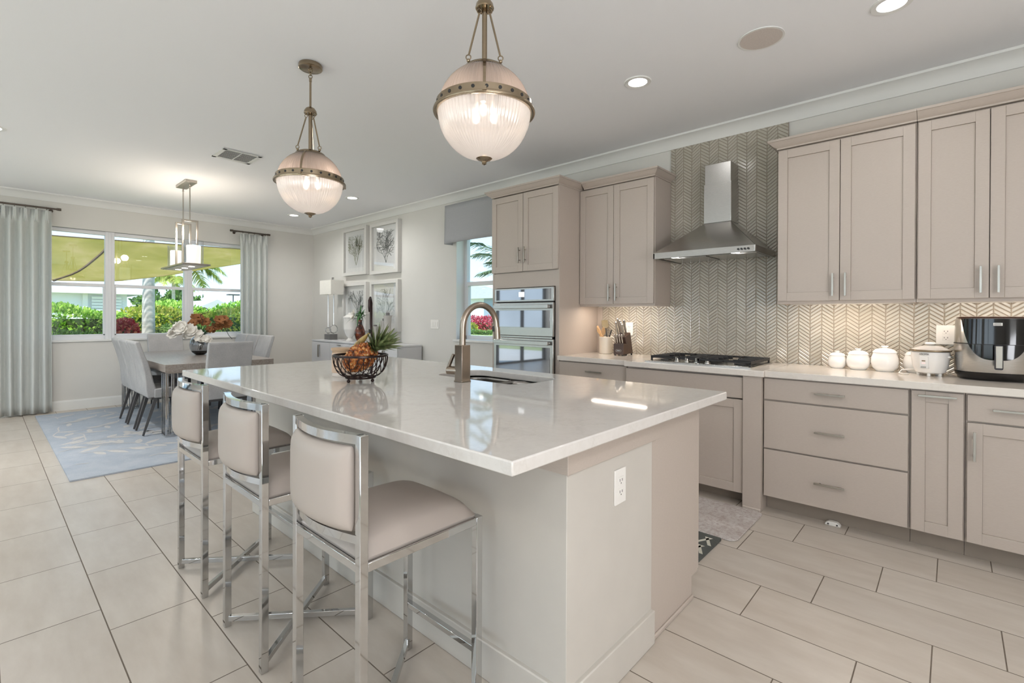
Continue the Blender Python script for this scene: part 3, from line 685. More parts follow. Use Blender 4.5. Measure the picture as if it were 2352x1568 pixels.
# ------------------------------------------------------------------ ceiling fixtures
def downlight(x, y, label, r=.088, e=62, show=True):
    t = thing('recessed_light', label, 'ceiling light', (x, y, ZC - .004), group='round recessed ceiling lights')
    MB().lathe([(r * .68, .0035), (r * .7, -.002), (r * .96, -.004), (r, .0), (r, .0035)], (x, y, ZC - .004), 40).build('trim_ring', trim_m, t, smooth=True)
    MB().lathe([(0, -.0005), (r * .7, .0), (r * .7, .003), (0, .003)], (x, y, ZC - .004), 32).build('lens', led_m, t)
    light('downlight', 'SPOT', (0, 0, -.01), e, (.985, .985, .98), size=.06, parent=t).data.spot_size = R(165)
    for l_ in bpy.data.lights:
        if l_.type == 'SPOT' and l_.name.startswith('downlight'): l_.spot_blend = 1

    return t
downlight(-1.567, 2.96, 'recessed ceiling light in front of the range hood', e=12)
downlight(-5.925, 3.333, 'recessed ceiling light above the framed prints', e=40)
downlight(-7.642, 3.303, 'recessed ceiling light closest to the far corner', e=42)
downlight(-.235, 3.07, 'recessed ceiling light cut by the top edge of the picture', e=13)
downlight(-5.96, .06, 'recessed ceiling light cut by the left edge of the picture', e=95)
for x, y in ((-3.6, -1.6), (-1.2, -1.6), (-5.9, -1.6), (1.4, -1.0), (1.6, 1.0), (-3.6, -3.2), (-1.2, -3.2), (-7.6, -3.2)):  # out-of-view fixtures added only for the light they give
    downlight(x, y, 'unseen ceiling light added to brighten the open room behind the camera', e=62 if x > 0 or x < -4 else 24)
t = thing('ceiling_speaker', 'round flush ceiling speaker with a beige grille', 'speaker', (-.808, 2.961, ZC - .006))
MB().lathe([(.108, 0), (.118, -.001), (.12, .004)], (-.808, 2.961, ZC - .005), 48).build('rim', trim_m, t, smooth=True)
MB().lathe([(0, -.001), (.107, -.001), (.112, .004)], (-.808, 2.961, ZC - .005), 48).build('grille', vary(mat('speaker_grille', col(206, 196, 188), .8), 120, .05), t)
t = thing('air_vent', 'white rectangular ceiling air vent with louvres', 'air vent', (-5.22, 1.70, ZC - .01))
vx0, vx1, vy0, vy1 = -5.40, -5.05, 1.53, 1.875; z = ZC - .010
b = MB().box(vx0, vy0, z, vx1, vy0 + .035, z + .009).box(vx0, vy1 - .035, z, vx1, vy1, z + .009).box(vx0, vy0, z, vx0 + .035, vy1, z + .009).box(vx1 - .035, vy0, z, vx1, vy1, z + .009)
b.box(vx0 + .035, (vy0 + vy1) / 2 - .004, z, vx1 - .035, (vy0 + vy1) / 2 + .004, z + .008); b.build('frame', trim_m, t, bevel=.002)
MB().box(vx0 + .03, vy0 + .03, z + .0085, vx1 - .03, vy1 - .03, z + .0095).build('duct_opening', fabric_m, t)
for i in range(9):
    x = vx0 + .05 + i * .031; MB().bar((x, vy0 + .035, z + .004), (x, vy1 - .035, z + .004), .018, .0015, up=(.6, 0, .8)).build('louvre', trim_m, t)

# ------------------------------------------------------------------ dining chandelier
H = thing('chandelier', 'linear brushed nickel chandelier with two glass hurricane lamps over the dining table', 'chandelier', (-6.82, 1.65, 1.84))
MB().box(-6.97, 1.59, ZC - .03, -6.545, 1.705, ZC - .001).build('canopy', nickel_m, H, bevel=.002)
for x in (-6.9, -6.62):
    b = MB().cyl((x, 1.65, ZC - .03), (x, 1.65, 2.38), .0065, 10).sphere((x, 1.65, ZC - .07), .011, 10, 8).sphere((x, 1.65, ZC - .045), .011, 10, 8); b.build('rod', nickel_m, H, smooth=True)
    b = MB(); w = .02
    b.box(x - w / 2, 1.57, 1.855, x + w / 2, 1.57 + w, 2.385).box(x - w / 2, 1.735 - w, 1.855, x + w / 2, 1.735, 2.385).box(x - w / 2, 1.57 + w, 2.385 - w, x + w / 2, 1.735 - w, 2.385)
    b.build('frame', nickel_m, H, bevel=.001)
b = MB().box(-7.31, 1.51, 1.838, -6.35, 1.79, 1.858); b.build('plate', nickel_m, H, bevel=.003)
MB().box(-7.28, 1.54, 1.834, -6.38, 1.76, 1.8385).build('diffuser', white_pl, H)
for x in (-6.47, -7.17):
    MB().lathe([(.096, 0), (.098, .268), (.095, .268), (.093, .002)], (x, 1.65, 1.859), 40).build('hurricane_glass', clear_m, H, smooth=True)
    MB().lathe([(.0, .002), (.070, .002), (.072, .205), (.068, .212), (.058, .213), (0, .2)], (x, 1.65, 1.859), 36).build('inner_shade', candle_m, H, smooth=True)
    light('chandelier_glow', 'POINT', (x + 6.82, 0, .40), 7.0, (1, .88, .74), size=.05, parent=H)
for x in (-6.55, -6.83, -7.11): MB().cyl((x, 1.65, 1.834), (x, 1.65, 1.831), .03, 16).build('downlight_disc', led_m, H)

# ------------------------------------------------------------------ bar stools
def make_stool():
    """faces +y, origin on the floor at its centre"""
    Z = thing('bar_stool', '', 'bar stool', (0, 0, 0), group='chrome and white leather bar stools at the island')
    hx, hy, w = .2025, .2225, .025; x1, y1 = hx - w / 2, hy - w / 2; zt = .955; zs = .615
    for sx in (-1, 1):
        MB().box(sx * x1 - w / 2, -y1 - w / 2, 0, sx * x1 + w / 2, -y1 + w / 2, zt).build('back_post', chrome_m, Z, bevel=.0015)
        MB().box(sx * x1 - w / 2, y1 - w / 2, 0, sx * x1 + w / 2, y1 + w / 2, zs).build('front_leg', chrome_m, Z, bevel=.0015)
    g_ = w / 2 - .001; b = MB().box(-x1 + w / 2, y1 - g_, zs - w, x1 - w / 2, y1 + g_, zs - .001).box(-x1 + w / 2, -y1 - g_, zs - w, x1 - w / 2, -y1 + g_, zs - .001).box(-x1 - g_, -y1 + w / 2, zs - w, -x1 + g_, y1 - w / 2, zs - .001).box(x1 - g_, -y1 + w / 2, zs - w, x1 + g_, y1 - w / 2, zs - .001)
    b.box(-x1 + .014, -y1 + .014, zs - .012, x1 - .014, y1 - .014, zs - .004); b.build('seat_frame', chrome_m, Z, bevel=.0015)
    MB().box(-x1, y1 - .010, .165, x1, y1 + .010, .185).build('footrest', chrome_m, Z, bevel=.0015)
    for s_, z in ((1, .032), (-1, .0325)):
        MB().bar((-s_ * x1, -y1, z), (s_ * x1, y1, z), .018, .022).build('cross_brace', chrome_m, Z, bevel=.0015)
    def curve(t): x = -x1 + 2 * x1 * t; return x, -y1 - .034 * math.sin(PI * t)
    for nm, z0, z1, dd in (('top_rail', zt - .024, zt, .022), ('lower_rail', .668, .690, .022)):
        q = MB(); n = 14; P = [curve(i / n) for i in range(n + 1)]
        vs = [(x, y - dd / 2, z) for z in (z0, z1) for x, y in P] + [(x, y + dd / 2, z) for z in (z0, z1) for x, y in P]; m_ = n + 1; fs = []
        for i in range(n):
            fs += [(i, i + 1, m_ + i + 1, m_ + i), (2 * m_ + i + 1, 2 * m_ + i, 3 * m_ + i, 3 * m_ + i + 1), (m_ + i, m_ + i + 1, 3 * m_ + i + 1, 3 * m_ + i), (i + 1, i, 2 * m_ + i, 2 * m_ + i + 1)]
        fs += [(0, m_, 3 * m_, 2 * m_), (n, 2 * m_ + n, 3 * m_ + n, m_ + n)]
        q.add(vs, fs); q.build(nm, chrome_m, Z, smooth=True)
    q = MB(); nu, nv = 16, 12
    def pad(sgn):
        def f(u, v):
            e = max(0, 1 - (2 * v - 1) ** 6) ** .5 * max(0, 1 - (2 * u - 1) ** 8) ** .5
            x, y = curve(.045 + .91 * u); return (x, y + sgn * .0315 * e - .006, .688 + (zt - .024 - .688) * v)
        return f
    q.grid(pad(1), nu, nv); q.grid(pad(-1), nu, nv); q.build('back_pad', leather_m, Z, smooth=True, sub=1, angle=80)
    q = MB()
    def top(u, v):
        a, c_ = 2 * u - 1, 2 * v - 1; e = max(0, 1 - abs(a) ** 5) ** .5 * max(0, 1 - abs(c_) ** 5) ** .5
        return (a * (x1 - .004) , c_ * (y1 - .004), zs + .004 + .062 * e + .012 * (1 - a * a) * (1 - c_ * c_))
    q.grid(top, 20, 20); q.box(-x1 + .006, -y1 + .006, zs - .006, x1 - .006, y1 - .006, zs + .005)
    q.build('seat_cushion', leather_m, Z, smooth=True, sub=0, angle=80)
    return Z
st = make_stool()
place(st, True, (-1.342, .8875, 0), 0, 'white leather bar stool nearest the camera, its whole seat in view')
place(st, False, (-1.998, .8875, 0), 0, 'white leather bar stool in the middle of the three at the island')
place(st, False, (-2.675, .8875, 0), 0, 'white leather bar stool farthest along the island, next to the dining rug')

# ------------------------------------------------------------------ dining furniture
def rug():
    b = MB().box(-8.42, .452, 0.0005, -4.94, 3.15, .012); b.cm = 1; r = random.Random(3)
    def leaf(x, y, a, L, w):
        P = []; n = 6
        for i in range(n + 1): t = i / n; P.append((t * L, w * math.sin(PI * t) ** .8))
        P += [(t * L, -w * .7 * math.sin(PI * t)) for t in [i / n for i in range(n - 1, 0, -1)]]
        c, s_ = math.cos(a), math.sin(a); Q = [(x + c * u - s_ * v, y + s_ * u + c * v) for u, v in P]
        if all(-8.38 < p[0] < -4.97 and .48 < p[1] < 3.1 for p in Q):
            b.add([(p[0], p[1], .0125 + .00012 * (len(b.f) % 7)) for p in Q], [tuple(range(len(Q)))])
    def stroke(P, w):
        for (x0, y0), (x1, y1) in zip(P, P[1:]):
            d = Vector((x1 - x0, y1 - y0)).normalized() * w / 2
            if all(-8.38 < x < -4.97 and .48 < y < 3.1 for x, y in ((x0, y0), (x1, y1))): b.add([(x0 - d.y, y0 + d.x, .0135), (x0 + d.y, y0 - d.x, .0135), (x1 + d.y, y1 - d.x, .0135), (x1 - d.y, y1 + d.x, .0135)], [(0, 1, 2, 3)])
    for i in range(40):
        x, y = -8.3 + (i % 8) * .42 + r.uniform(-.1, .1), .55 + (i // 8) * .5 + r.uniform(-.1, .1); a = r.random() * 6.28; P = [(x, y)]
        for k_ in range(7):
            a += r.uniform(-.38, .38); x += .085 * math.cos(a); y += .085 * math.sin(a); P.append((x, y))
            if k_ % 2: s_ = r.choice((-1, 1)); leaf(x, y, a + s_ * r.uniform(.5, 1.1), r.uniform(.14, .27), r.uniform(.028, .045))
            if k_ % 3 == 0: leaf(x, y, a - .9, r.uniform(.14, .24), .036)
        stroke(P, .012)
    base = mat('rug_blue_grey', col(172, 178, 188), .95, spec=.1); k = N(base); p, _ = k.pos(); f = k.noise(p, 5, 5, .7); g = k.noise(p, 180, 2)
    k.l(k.mix(.3, k.ramp(f, (.3, col(158, 167, 180)), (.7, col(186, 190, 196))), k.ramp(g, (.3, col(150, 158, 168)), (.7, col(196, 200, 206)))), k.b.inputs['Base Color']); k.bump(g, .3, .003)
    leafm = vary(mat('rug_cream_leaf', col(200, 197, 194), .95, spec=.1), 60, .06)
    return tag(b.build('rug', [base, leafm], bevel=0), 'blue-grey area rug with pale leafy branches below the dining table', 'rug')
rug()
wood_m = mat('grey_wood', col(158, 146, 136), .28, spec=.5); k = N(wood_m); p, _ = k.pos(); f = k.noise(p, 7, 6, .65, (1, 9, 9)); k.l(k.ramp(f, (.25, col(128, 116, 107)), (.75, col(178, 168, 159))), k.b.inputs['Base Color']); k.bump(f, .05, .001)
T = thing('dining_table', 'grey wood dining table on openwork chrome legs standing on the rug', 'dining table', (-7.09, 1.795, 0))
tx0, tx1, ty0, ty1 = -8.25, -5.93, 1.262, 2.33
MB().box(tx0, ty0, .682, tx1, ty1, .76).build('tabletop', wood_m, T, bevel=.003)
for lx in (tx0 + .002, tx1 - .20):
    for ly in (ty0 + .01, ty1 - .18):
        q = MB(); L = .17; w = .016; z0, z1 = .0136, .681
        for z in (z0, z1 - w): q.box(lx, ly, z, lx + L, ly + w, z + w).box(lx, ly + L - w, z, lx + L, ly + L, z + w).box(lx, ly + w, z, lx + w, ly + L - w, z + w).box(lx + L - w, ly + w, z, lx + L, ly + L - w, z + w)
        for u in range(4):
            o_ = u * (L - w) / 3
            q.box(lx + o_, ly, z0 + w, lx + o_ + w * (.95 if u in (0, 3) else .6), ly + w, z1 - w).box(lx + o_, ly + L - w, z0 + w, lx + o_ + w * .95, ly + L, z1 - w)
            if u in (1, 2): q.box(lx, ly + o_, z0 + w, lx + w, ly + o_ + w * .6, z1 - w).box(lx + L - w, ly + o_, z0 + w, lx + L, ly + o_ + w * .6, z1 - w)
        q.build('leg', chrome_m, T, bevel=.001)
def make_chair():
    """faces +y, origin on floor (on top of the rug)"""
    Z = thing('dining_chair', '', 'dining chair', (0, 0, 0), group='grey upholstered dining chairs around the table')
    w = .21
    back = [(-.205, .395), (-.222, .47), (-.226, .56), (-.235, .66), (-.262, .78), (-.292, .89), (-.315, .965), (-.300, .985), (-.272, .98), (-.262, .96), (-.242, .89), (-.205, .78), (-.172, .66), (-.150, .56), (-.13, .49), (-.12, .395)]
    MB().prism(back, 'x', -w, w).build('backrest', fabric_m, Z, bevel=.014, seg=3, angle=50)
    seat = [(-.15, .39), (.245, .375), (.262, .40), (.262, .455), (.245, .485), (.1, .495), (-.15, .485)]
    MB().prism(seat, 'x', -w - .005, w + .005).build('seat', fabric_m, Z, bevel=.012, seg=3, angle=50)
    MB().box(-w + .02, -.17, .37, w - .02, .22, .392).build('seat_frame', darkleg_m, Z)
    for sx in (-1, 1):
        MB().bar((sx * .18, -.13, .385), (sx * .17, -.235, .003), .034, .034, w1=.016, h1=.018).build('leg', darkleg_m, Z, bevel=.002)
        MB().bar((sx * .18, .19, .38), (sx * .185, .225, .003), .034, .034, w1=.016, h1=.018).build('leg', darkleg_m, Z, bevel=.002)
    return Z
ch = make_chair(); zr = .0140
L_ = [((-6.362, 1.365), 0, 'grey dining chair nearest the camera on the left side of the table'), ((-6.812, 1.365), 0, 'grey dining chair in the middle on the left side of the table'), ((-7.262, 1.365), 0, 'grey dining chair nearest the window on the left side of the table'),
      ((-5.76, 1.73), R(90), 'grey dining chair at the near head of the table, its back to the camera'), ((-8.10, 1.785), R(-90), 'grey dining chair at the head of the table by the big window'),
      ((-6.975, 2.36), PI, 'grey dining chair nearest the camera on the far side of the table'), ((-7.422, 2.36), PI, 'grey dining chair in the middle on the far side of the table'), ((-7.858, 2.36), PI, 'grey dining chair nearest the window on the far side of the table')]
for i, ((x, y), a, lb) in enumerate(L_): place(ch, i == 0, (x, y, zr), a, lb)

# vase with flowers
V = thing('vase', 'round smoky glass vase with a dark base on the dining table', 'vase', (-7.16, 1.90, .76))
smoke = glass('smoky_glass', (.62, .64, .67, 1), .02, .2)
MB().lathe([(.055, .012), (.088, .035), (.113, .08), (.119, .13), (.111, .18), (.09, .215), (.076, .235), (.072, .235), (.086, .213), (.106, .178), (.115, .13)], (-7.16, 1.90, .76), 40).build('glass_body', smoke, V, smooth=True)
MB().lathe([(0, 0), (.044, 0), (.062, .012), (.093, .04), (.099, .055), (.0, .055)], (-7.16, 1.90, .76), 32).build('dark_base', blackgl_m, V, smooth=True)
A = thing('flower_arrangement', 'silk flower arrangement of white blossoms, some darkened against the window, standing in the vase', 'flowers', (-7.16, 1.90, .82))
white_f = vary(mat('white_petal', col(238, 232, 222), .6, Subsurface_Weight=0), 30, .03); darkened_f = vary(mat('darkened_petal', col(150, 98, 56), .7), 25, .25); green_f = vary(mat('leaf_green', col(54, 98, 48), .45), 20, .2); stem_f = vary(mat('dark_stem', col(40, 42, 34), .6), 20, .2)
def blossom(b, c, r, n=6, up_=(0, 0, 1), seed=0, layers=2):
    q = Vector(up_).normalized().to_track_quat('Z', 'Y').to_matrix(); rr = random.Random(seed)
    for ly in range(layers):
        for i in range(n):
            a = 2 * PI * (i + ly * .5) / n + rr.uniform(-.1, .1); L = r * (1 - .25 * ly); cup = .25 + .35 * ly; w = L * .45
            P = [(0, 0, 0), (L * .4, -w * .8, L * cup * .3), (L * .8, -w * .7, L * cup * .7), (L, 0, L * cup), (L * .8, w * .7, L * cup * .7), (L * .4, w * .8, L * cup * .3), (L * .55, 0, L * cup * .25)]
            Q = []
            for x, y, z in P: v = Vector((x * math.cos(a) - y * math.sin(a), x * math.sin(a) + y * math.cos(a), z)); Q.append(Vector(c) + q @ v)
            b.add(Q, [(0, 1, 6), (1, 2, 6), (2, 3, 6), (3, 4, 6), (4, 5, 6), (5, 0, 6)])
rf = random.Random(11); b = MB()
# arrangement axis: camera sees +y to the right; spread along y
for i in range(16): u = rf.random(); blossom(b, (-7.12 + rf.uniform(-.05, .08), 1.66 + rf.uniform(-.07, .12), 1.02 + u * .19), rf.uniform(.055, .085), 7, (rf.uniform(-.2, 1), -.6, .5), i)
for i in range(9):
    o_ = rf.uniform(.165, .19); l_ = rf.uniform(-.09, .09); blossom(b, (-7.16 + .966 * o_ + .256 * l_, 1.90 - .256 * o_ + .966 * l_, .94 + rf.random() * .11), rf.uniform(.042, .055), 6, (1, -.26, .35), i + 30)
b.build('white_blossoms', white_f, A, smooth=True)['label'] = 'white blossoms'
b = MB()  # white flowers coloured brown to carry their darkening against the bright window
for i in range(11): a = i / 10; blossom(b, (-7.18 + rf.uniform(-.05, .05), 1.82 + a * .36, 1.10 + rf.random() * .11 + .04 * math.sin(a * 9)), rf.uniform(.055, .08), 6, (.8, rf.uniform(-.6, .4), .5), i + 60)
for i in range(9): blossom(b, (-7.16, 2.16 + rf.uniform(-.05, .09), 1.04 + rf.random() * .14), .05, 6, (1, .2, .2), i + 90)
b.build('darkened_blossoms', darkened_f, A, smooth=True)['label'] = 'white blossoms darkened to brown against the window'
b = MB()
def leafp(b, base, d, L, w, droop=.3, n=4):
    base = Vector(base); d = Vector(d).normalized(); s_ = d.cross(Vector((0, 0, 1))); s_ = s_.normalized() if s_.length > .01 else Vector((1, 0, 0)); vs = []
    for i in range(n + 1):
        t = i / n; c_ = base + d * L * t - Vector((0, 0, droop * L * t * t)); ww = w * math.sin(PI * min(.97, .12 + t * .88)); vs += [c_ - s_ * ww, c_ + Vector((0, 0, -ww * .25)), c_ + s_ * ww]
    b.add(vs, [(3 * i + k_, 3 * i + k_ + 1, 3 * i + k_ + 4, 3 * i + k_ + 3) for i in range(n) for k_ in (0, 1)])
for i in range(26): leafp(b, (-7.155, 1.9 + rf.uniform(-.04, .04), 1.01), (rf.uniform(-.3, .8), rf.uniform(-1, 1), rf.uniform(.35, .8)), rf.uniform(.08, .18), .014, .25)
b.build('leaves', green_f, A, smooth=True)
b = MB()
crv = [(1.93, 1.2), (1.91, 1.23), (1.905, 1.27), (1.93, 1.29), (1.985, 1.30), (1.995, 1.335), (1.97, 1.36), (1.93, 1.365), (1.90, 1.345), (1.865, 1.33), (1.85, 1.345), (1.87, 1.37)]
sm = []
for i in range(len(crv) - 1):
    for t in (0, .5): sm.append((-7.16, crv[i][0] * (1 - t) + crv[i + 1][0] * t, crv[i][1] * (1 - t) + crv[i + 1][1] * t))
b.tube([(-7.16, 1.9, .85), (-7.16, 1.91, 1.05)] + sm, .004, 6)
b.tube([(-7.15, 1.92, .85), (-7.15, 1.945, 1.01), (-7.15, 2.02, 1.11), (-7.15, 2.10, 1.20), (-7.15, 2.17, 1.13), (-7.15, 2.23, 1.0), (-7.15, 2.27, .95)], .0035, 6)
for i in range(7): b.tube([(-7.16 + rf.uniform(-.02, .02), 1.9 + rf.uniform(-.03, .03), .822), (-7.15, 1.9 + rf.uniform(-.045, .045), 1.02)], .003, 5)
b.build('stems', stem_f, A, smooth=True)

# ------------------------------------------------------------------ curtains
cur_m = mat('curtain_linen', col(198, 201, 198), .85, spec=.15); k = N(cur_m); p, _ = k.pos(); f = k.noise(p, 90, 3, .6, (1, 1, .15)); k.l(k.ramp(f, (.3, col(220, 222, 219)), (.7, col(232, 233, 229))), k.b.inputs['Base Color']); k.bump(f, .1, .001)
tl = k.n('ShaderNodeBsdfTranslucent'); tl.inputs[0].default_value = col(232, 234, 232); mx = k.n('ShaderNodeMixShader'); mx.inputs[0].default_value = .3
k.l(k.b.outputs[0], mx.inputs[1]); k.l(tl.outputs[0], mx.inputs[2]); k.l(mx.outputs[0], k.t.nodes['Material Output'].inputs[0])
def curtain(y0, y1, folds, label, seed, rod0, rod1):
    r = random.Random(seed); ph = [r.uniform(-.5, .5) for _ in range(12)]
    T = thing('curtain', label, 'curtain', (-8.6, (y0 + y1) / 2, .01), group='floor-length pleated curtains at the big window')
    q = MB()
    def f(u, v):
        z = .015 + 2.585 * v; pin = max(0, (v - .93) / .07); w = 1 - pin * .6
        base = math.sin(2 * PI * (folds * u) + ph[0] + .7 * math.sin(5 * u + ph[1])) + .12 * math.sin(2 * PI * folds * 2.0 * u + ph[2] + v * .8)
        pinch = abs(math.sin(PI * folds * u)) ** .5
        x = -8.6 + (.036 * (1 - pin) * base + .012 * pin * (2 * pinch - 1)) * (1.15 - .2 * v)
        return (x, y0 + (y1 - y0) * (u + .012 * math.sin(9 * u + 3 * v) * (1 - v)), z)
    q.grid(f, 120, 24); q.build('drape', cur_m, T, smooth=True, solid=.004, angle=80)
    q = MB()
    for i in range(folds):
        y = y0 + (y1 - y0) * (i + .5) / folds
        for s_ in (-1, 0, 1): q.tube([(-8.585 + .012, y + s_ * .006, 2.60), (-8.57, y + s_ * .009, 2.52), (-8.58, y + s_ * .016, 2.44)], [.009, .010, .002], 6)
    q.build('pinch_pleats', cur_m, T, smooth=True)
    Q = thing('curtain_rod', label.split(' curtain')[0].replace('pleated', 'short dark') + ' curtain rod with ring hooks', 'curtain rod', (-8.6, (rod0 + rod1) / 2, 2.635), group='short curtain rods')
    MB().cyl((-8.6, rod0, 2.635), (-8.6, rod1, 2.635), .0115, 14).build('rod', roddk, Q, smooth=True)
    for y, s_ in ((rod0, -1), (rod1, 1)): MB().cyl((-8.6, y - s_ * .035, 2.635), (-8.6, y, 2.635), .017, 14).ring((-8.6, y - s_ * .04, 2.635), .016, .003, 'y').build('finial', roddk, Q, smooth=True)
    for y in (rod0 + .09, rod1 - .09): MB().box(XW + .001, y - .008, 2.622, -8.6, y + .008, 2.634).cyl((XW + .001, y, 2.62), (XW + .008, y, 2.62), .022, 14).build('bracket', roddk, Q)
    for i in range(folds):
        y = y0 + (y1 - y0) * (i + .5) / folds; MB().ring((-8.6, y, 2.629), .019, .0025, 'y', 20, 6).build('ring', roddk, Q, smooth=True)
roddk = vary(mat('dark_rod', col(104, 94, 86), .3, 1), 20, .06)
curtain(.135, .615, 5, 'left pleated curtain beside the big window', 2, -.25, .705)
curtain(2.848, 3.285, 5, 'right pleated curtain beside the big window', 5, 2.70, 3.315)

# valance over narrow window
T = thing('window_valance', 'grey fabric valance box above the narrow window', 'valance', (-4.3, 4.04, 2.18))
val_m = vary(mat('valance_fabric', col(176, 176, 178), .85, spec=.15), 80, .03, bump=.05)
q = MB(); x0, x1, yf, z0, z1 = -4.80, -3.75, 3.99, 2.185, 2.672
def vf(u, v): return (x0 + (x1 - x0) * u, yf - .006 * math.sin(u * 7 + 1) * (1 - v), z0 + (z1 - z0) * v + .012 * (1 - v) * math.sin(u * 3))
q.grid(vf, 24, 8); q.grid(lambda u, v: (x0 - .012 * (1 - v) * (1 - u), yf + (YK - .003 - yf) * u, z0 + (z1 - z0) * v), 6, 8); q.grid(lambda u, v: (x1, yf + (YK - .003 - yf) * u, z0 + (z1 - z0) * v), 6, 8)
q.build('fabric', val_m, T, smooth=True, solid=.006)
MB().box(x0 + .004, yf + .004, z1 - .014, x1 - .004, YK - .003, z1 - .004).build('board', val_m, T)

# ------------------------------------------------------------------ sideboard wall
SB = thing('sideboard', 'long pale grey sideboard against the wall under the framed prints', 'sideboard', (-6.66, 3.9, 0))
lac = vary(mat('pale_lacquer', col(212, 211, 212), .3, spec=.5), 3, .01); x0, x1, yf = -7.87, -5.42, 3.70
MB().box(x0, yf + .022, .06, x1, YK - .02, .848).box(x0 + .04, yf + .06, 0, x1 - .04, YK - .04, .06).build('body', lac, SB, bevel=.002)
MB().box(x0 - .005, yf - .002, .85, x1 + .005, YK - .015, .872).build('top', lac, SB, bevel=.002)
w = (x1 - x0) / 4
for i in range(4):
    d = MB().box(x0 + i * w + .004, yf, .075, x0 + (i + 1) * w - .004, yf + .02, .842).build('door', lac, SB, bevel=.002)
    hx = x0 + i * w + (w * .45 if i == 0 else w * .5)
    if i in (0, 3): MB().box(hx - .016, yf - .03, .60, hx - .004, yf - .02, .80).box(hx + .004, yf - .03, .60, hx + .016, yf - .02, .80).box(hx - .016, yf - .022, .79, hx + .016, yf, .80).build('handle', nickel_m, d, bevel=.001)
    else: MB().box(hx - .05, yf - .02, .812, hx + .05, yf, .822).build('handle', nickel_m, d, bevel=.001)
ZS = .873
L = thing('table_lamp', 'tall table lamp with two ring stems and a rectangular white shade on the sideboard', 'lamp', (-7.64, 3.92, ZS))
MB().box(-7.735, 3.85, ZS, -7.55, 3.985, ZS + .09).build('base', slate_m, L, bevel=.003)
for y, r_, zt in ((3.868, .046, 1.72), (3.965, .066, 1.72)):
    zc = ZS + .09 + .012 + r_ + .006
    MB().ring((-7.64, y, zc), r_, .0085, 'x', 36, 10).cyl((-7.64, y, zc + r_), (-7.64, y, zt), .0075, 12).cyl((-7.64, y, ZS + .088), (-7.64, y, zc - r_), .006, 10).build('stem', chrome_m, L, smooth=True)
sx0_, sx1_, sy0_, sy1_, sz0, sz1 = -7.76, -7.385, 3.785, 4.005, 1.615, 1.845
q = MB(); P = [(sx0_, sy0_), (sx1_, sy0_), (sx1_, sy1_), (sx0_, sy1_)]
for (a, c_), (e, g) in zip(P, P[1:] + P[:1]): q.add([(a, c_, sz0), (e, g, sz0), (e, g, sz1), (a, c_, sz1)], [(0, 1, 2, 3)])
q.build('lamp_shade', lamp_shade_m, L, solid=.004)
MB().box(-7.60, 3.90, 1.70, -7.54, 3.93, 1.708).cyl((-7.57, 3.915, 1.69), (-7.57, 3.915, 1.87), .004, 8).box(-7.60, 3.908, 1.865, -7.55, 3.922, 1.90).build('finial', chrome_m, L)
MB().tube([(-7.5, 4.0, ZS + .005), (-7.42, 4.02, ZS + .006), (-7.33, 4.03, ZS + .005), (-7.25, 4.07, ZS + .005)], .003, 6).build('cord', white_pl, L, smooth=True)
# urn
U = thing('urn', 'lidded white footed urn on the sideboard beside the lamp', 'urn', (-7.03, 3.92, ZS)); c = (-7.03, 3.92, ZS)
MB().lathe([(0, 0), (.062, 0), (.064, .012), (.045, .022), (.032, .04), (.036, .058), (.06, .085), (.082, .13), (.092, .175), (.094, .18), (.094, .188), (.096, .26), (.1, .34), (.104, .35), (.104, .358), (.0, .36)], c, 40).build('body', ceramic_m, U, smooth=True)
MB().lathe([(.0, .362), (.112, .362), (.114, .37), (.09, .385), (.06, .405), (.04, .415), (.03, .42), (.034, .43), (.02, .442), (0, .445)], c, 40).build('lid', ceramic_m, U, smooth=True)
V = thing('vase', 'slim glossy brown bottle vase in front of the white urn', 'vase', (-6.56, 3.82, ZS)); c = (-6.56, 3.82, ZS)
brown_gl = mat('brown_glaze', col(120, 62, 36), .08, spec=.7); k = N(brown_gl); p, (X, Y, Z) = k.pos(); f = k.noise(p, 14, 2); k.l(k.ramp(f, (.35, col(50, 28, 24)), (.65, col(126, 60, 32))), k.b.inputs['Base Color'])
MB().lathe([(0, 0), (.035, 0), (.04, .01), (.066, .06), (.078, .12), (.074, .17), (.052, .23), (.034, .27), (.029, .31), (.033, .335), (.029, .335), (.025, .31), (0, .3)], c, 36).build('body', brown_gl, V, smooth=True)
A = thing('flower_arrangement', 'white lily and drooping green leaves in the brown bottle vase', 'flowers', (-6.56, 3.82, ZS + .33))
b = MB(); blossom(b, (-6.64, 3.77, ZS + .40), .10, 6, (-.3, -.9, .2), 4); b.build('lily', white_f, A, smooth=True)
b = MB(); rg = random.Random(5)
for i in range(22): leafp(b, (-6.56, 3.82, ZS + .32 + rg.random() * .08), (rg.uniform(-1, 1), rg.uniform(-1, .5), rg.uniform(.5, 1.8)), rg.uniform(.18, .38), .014, rg.uniform(.4, 1.1), 7)
b.build('leaves', green_f, A, smooth=True)
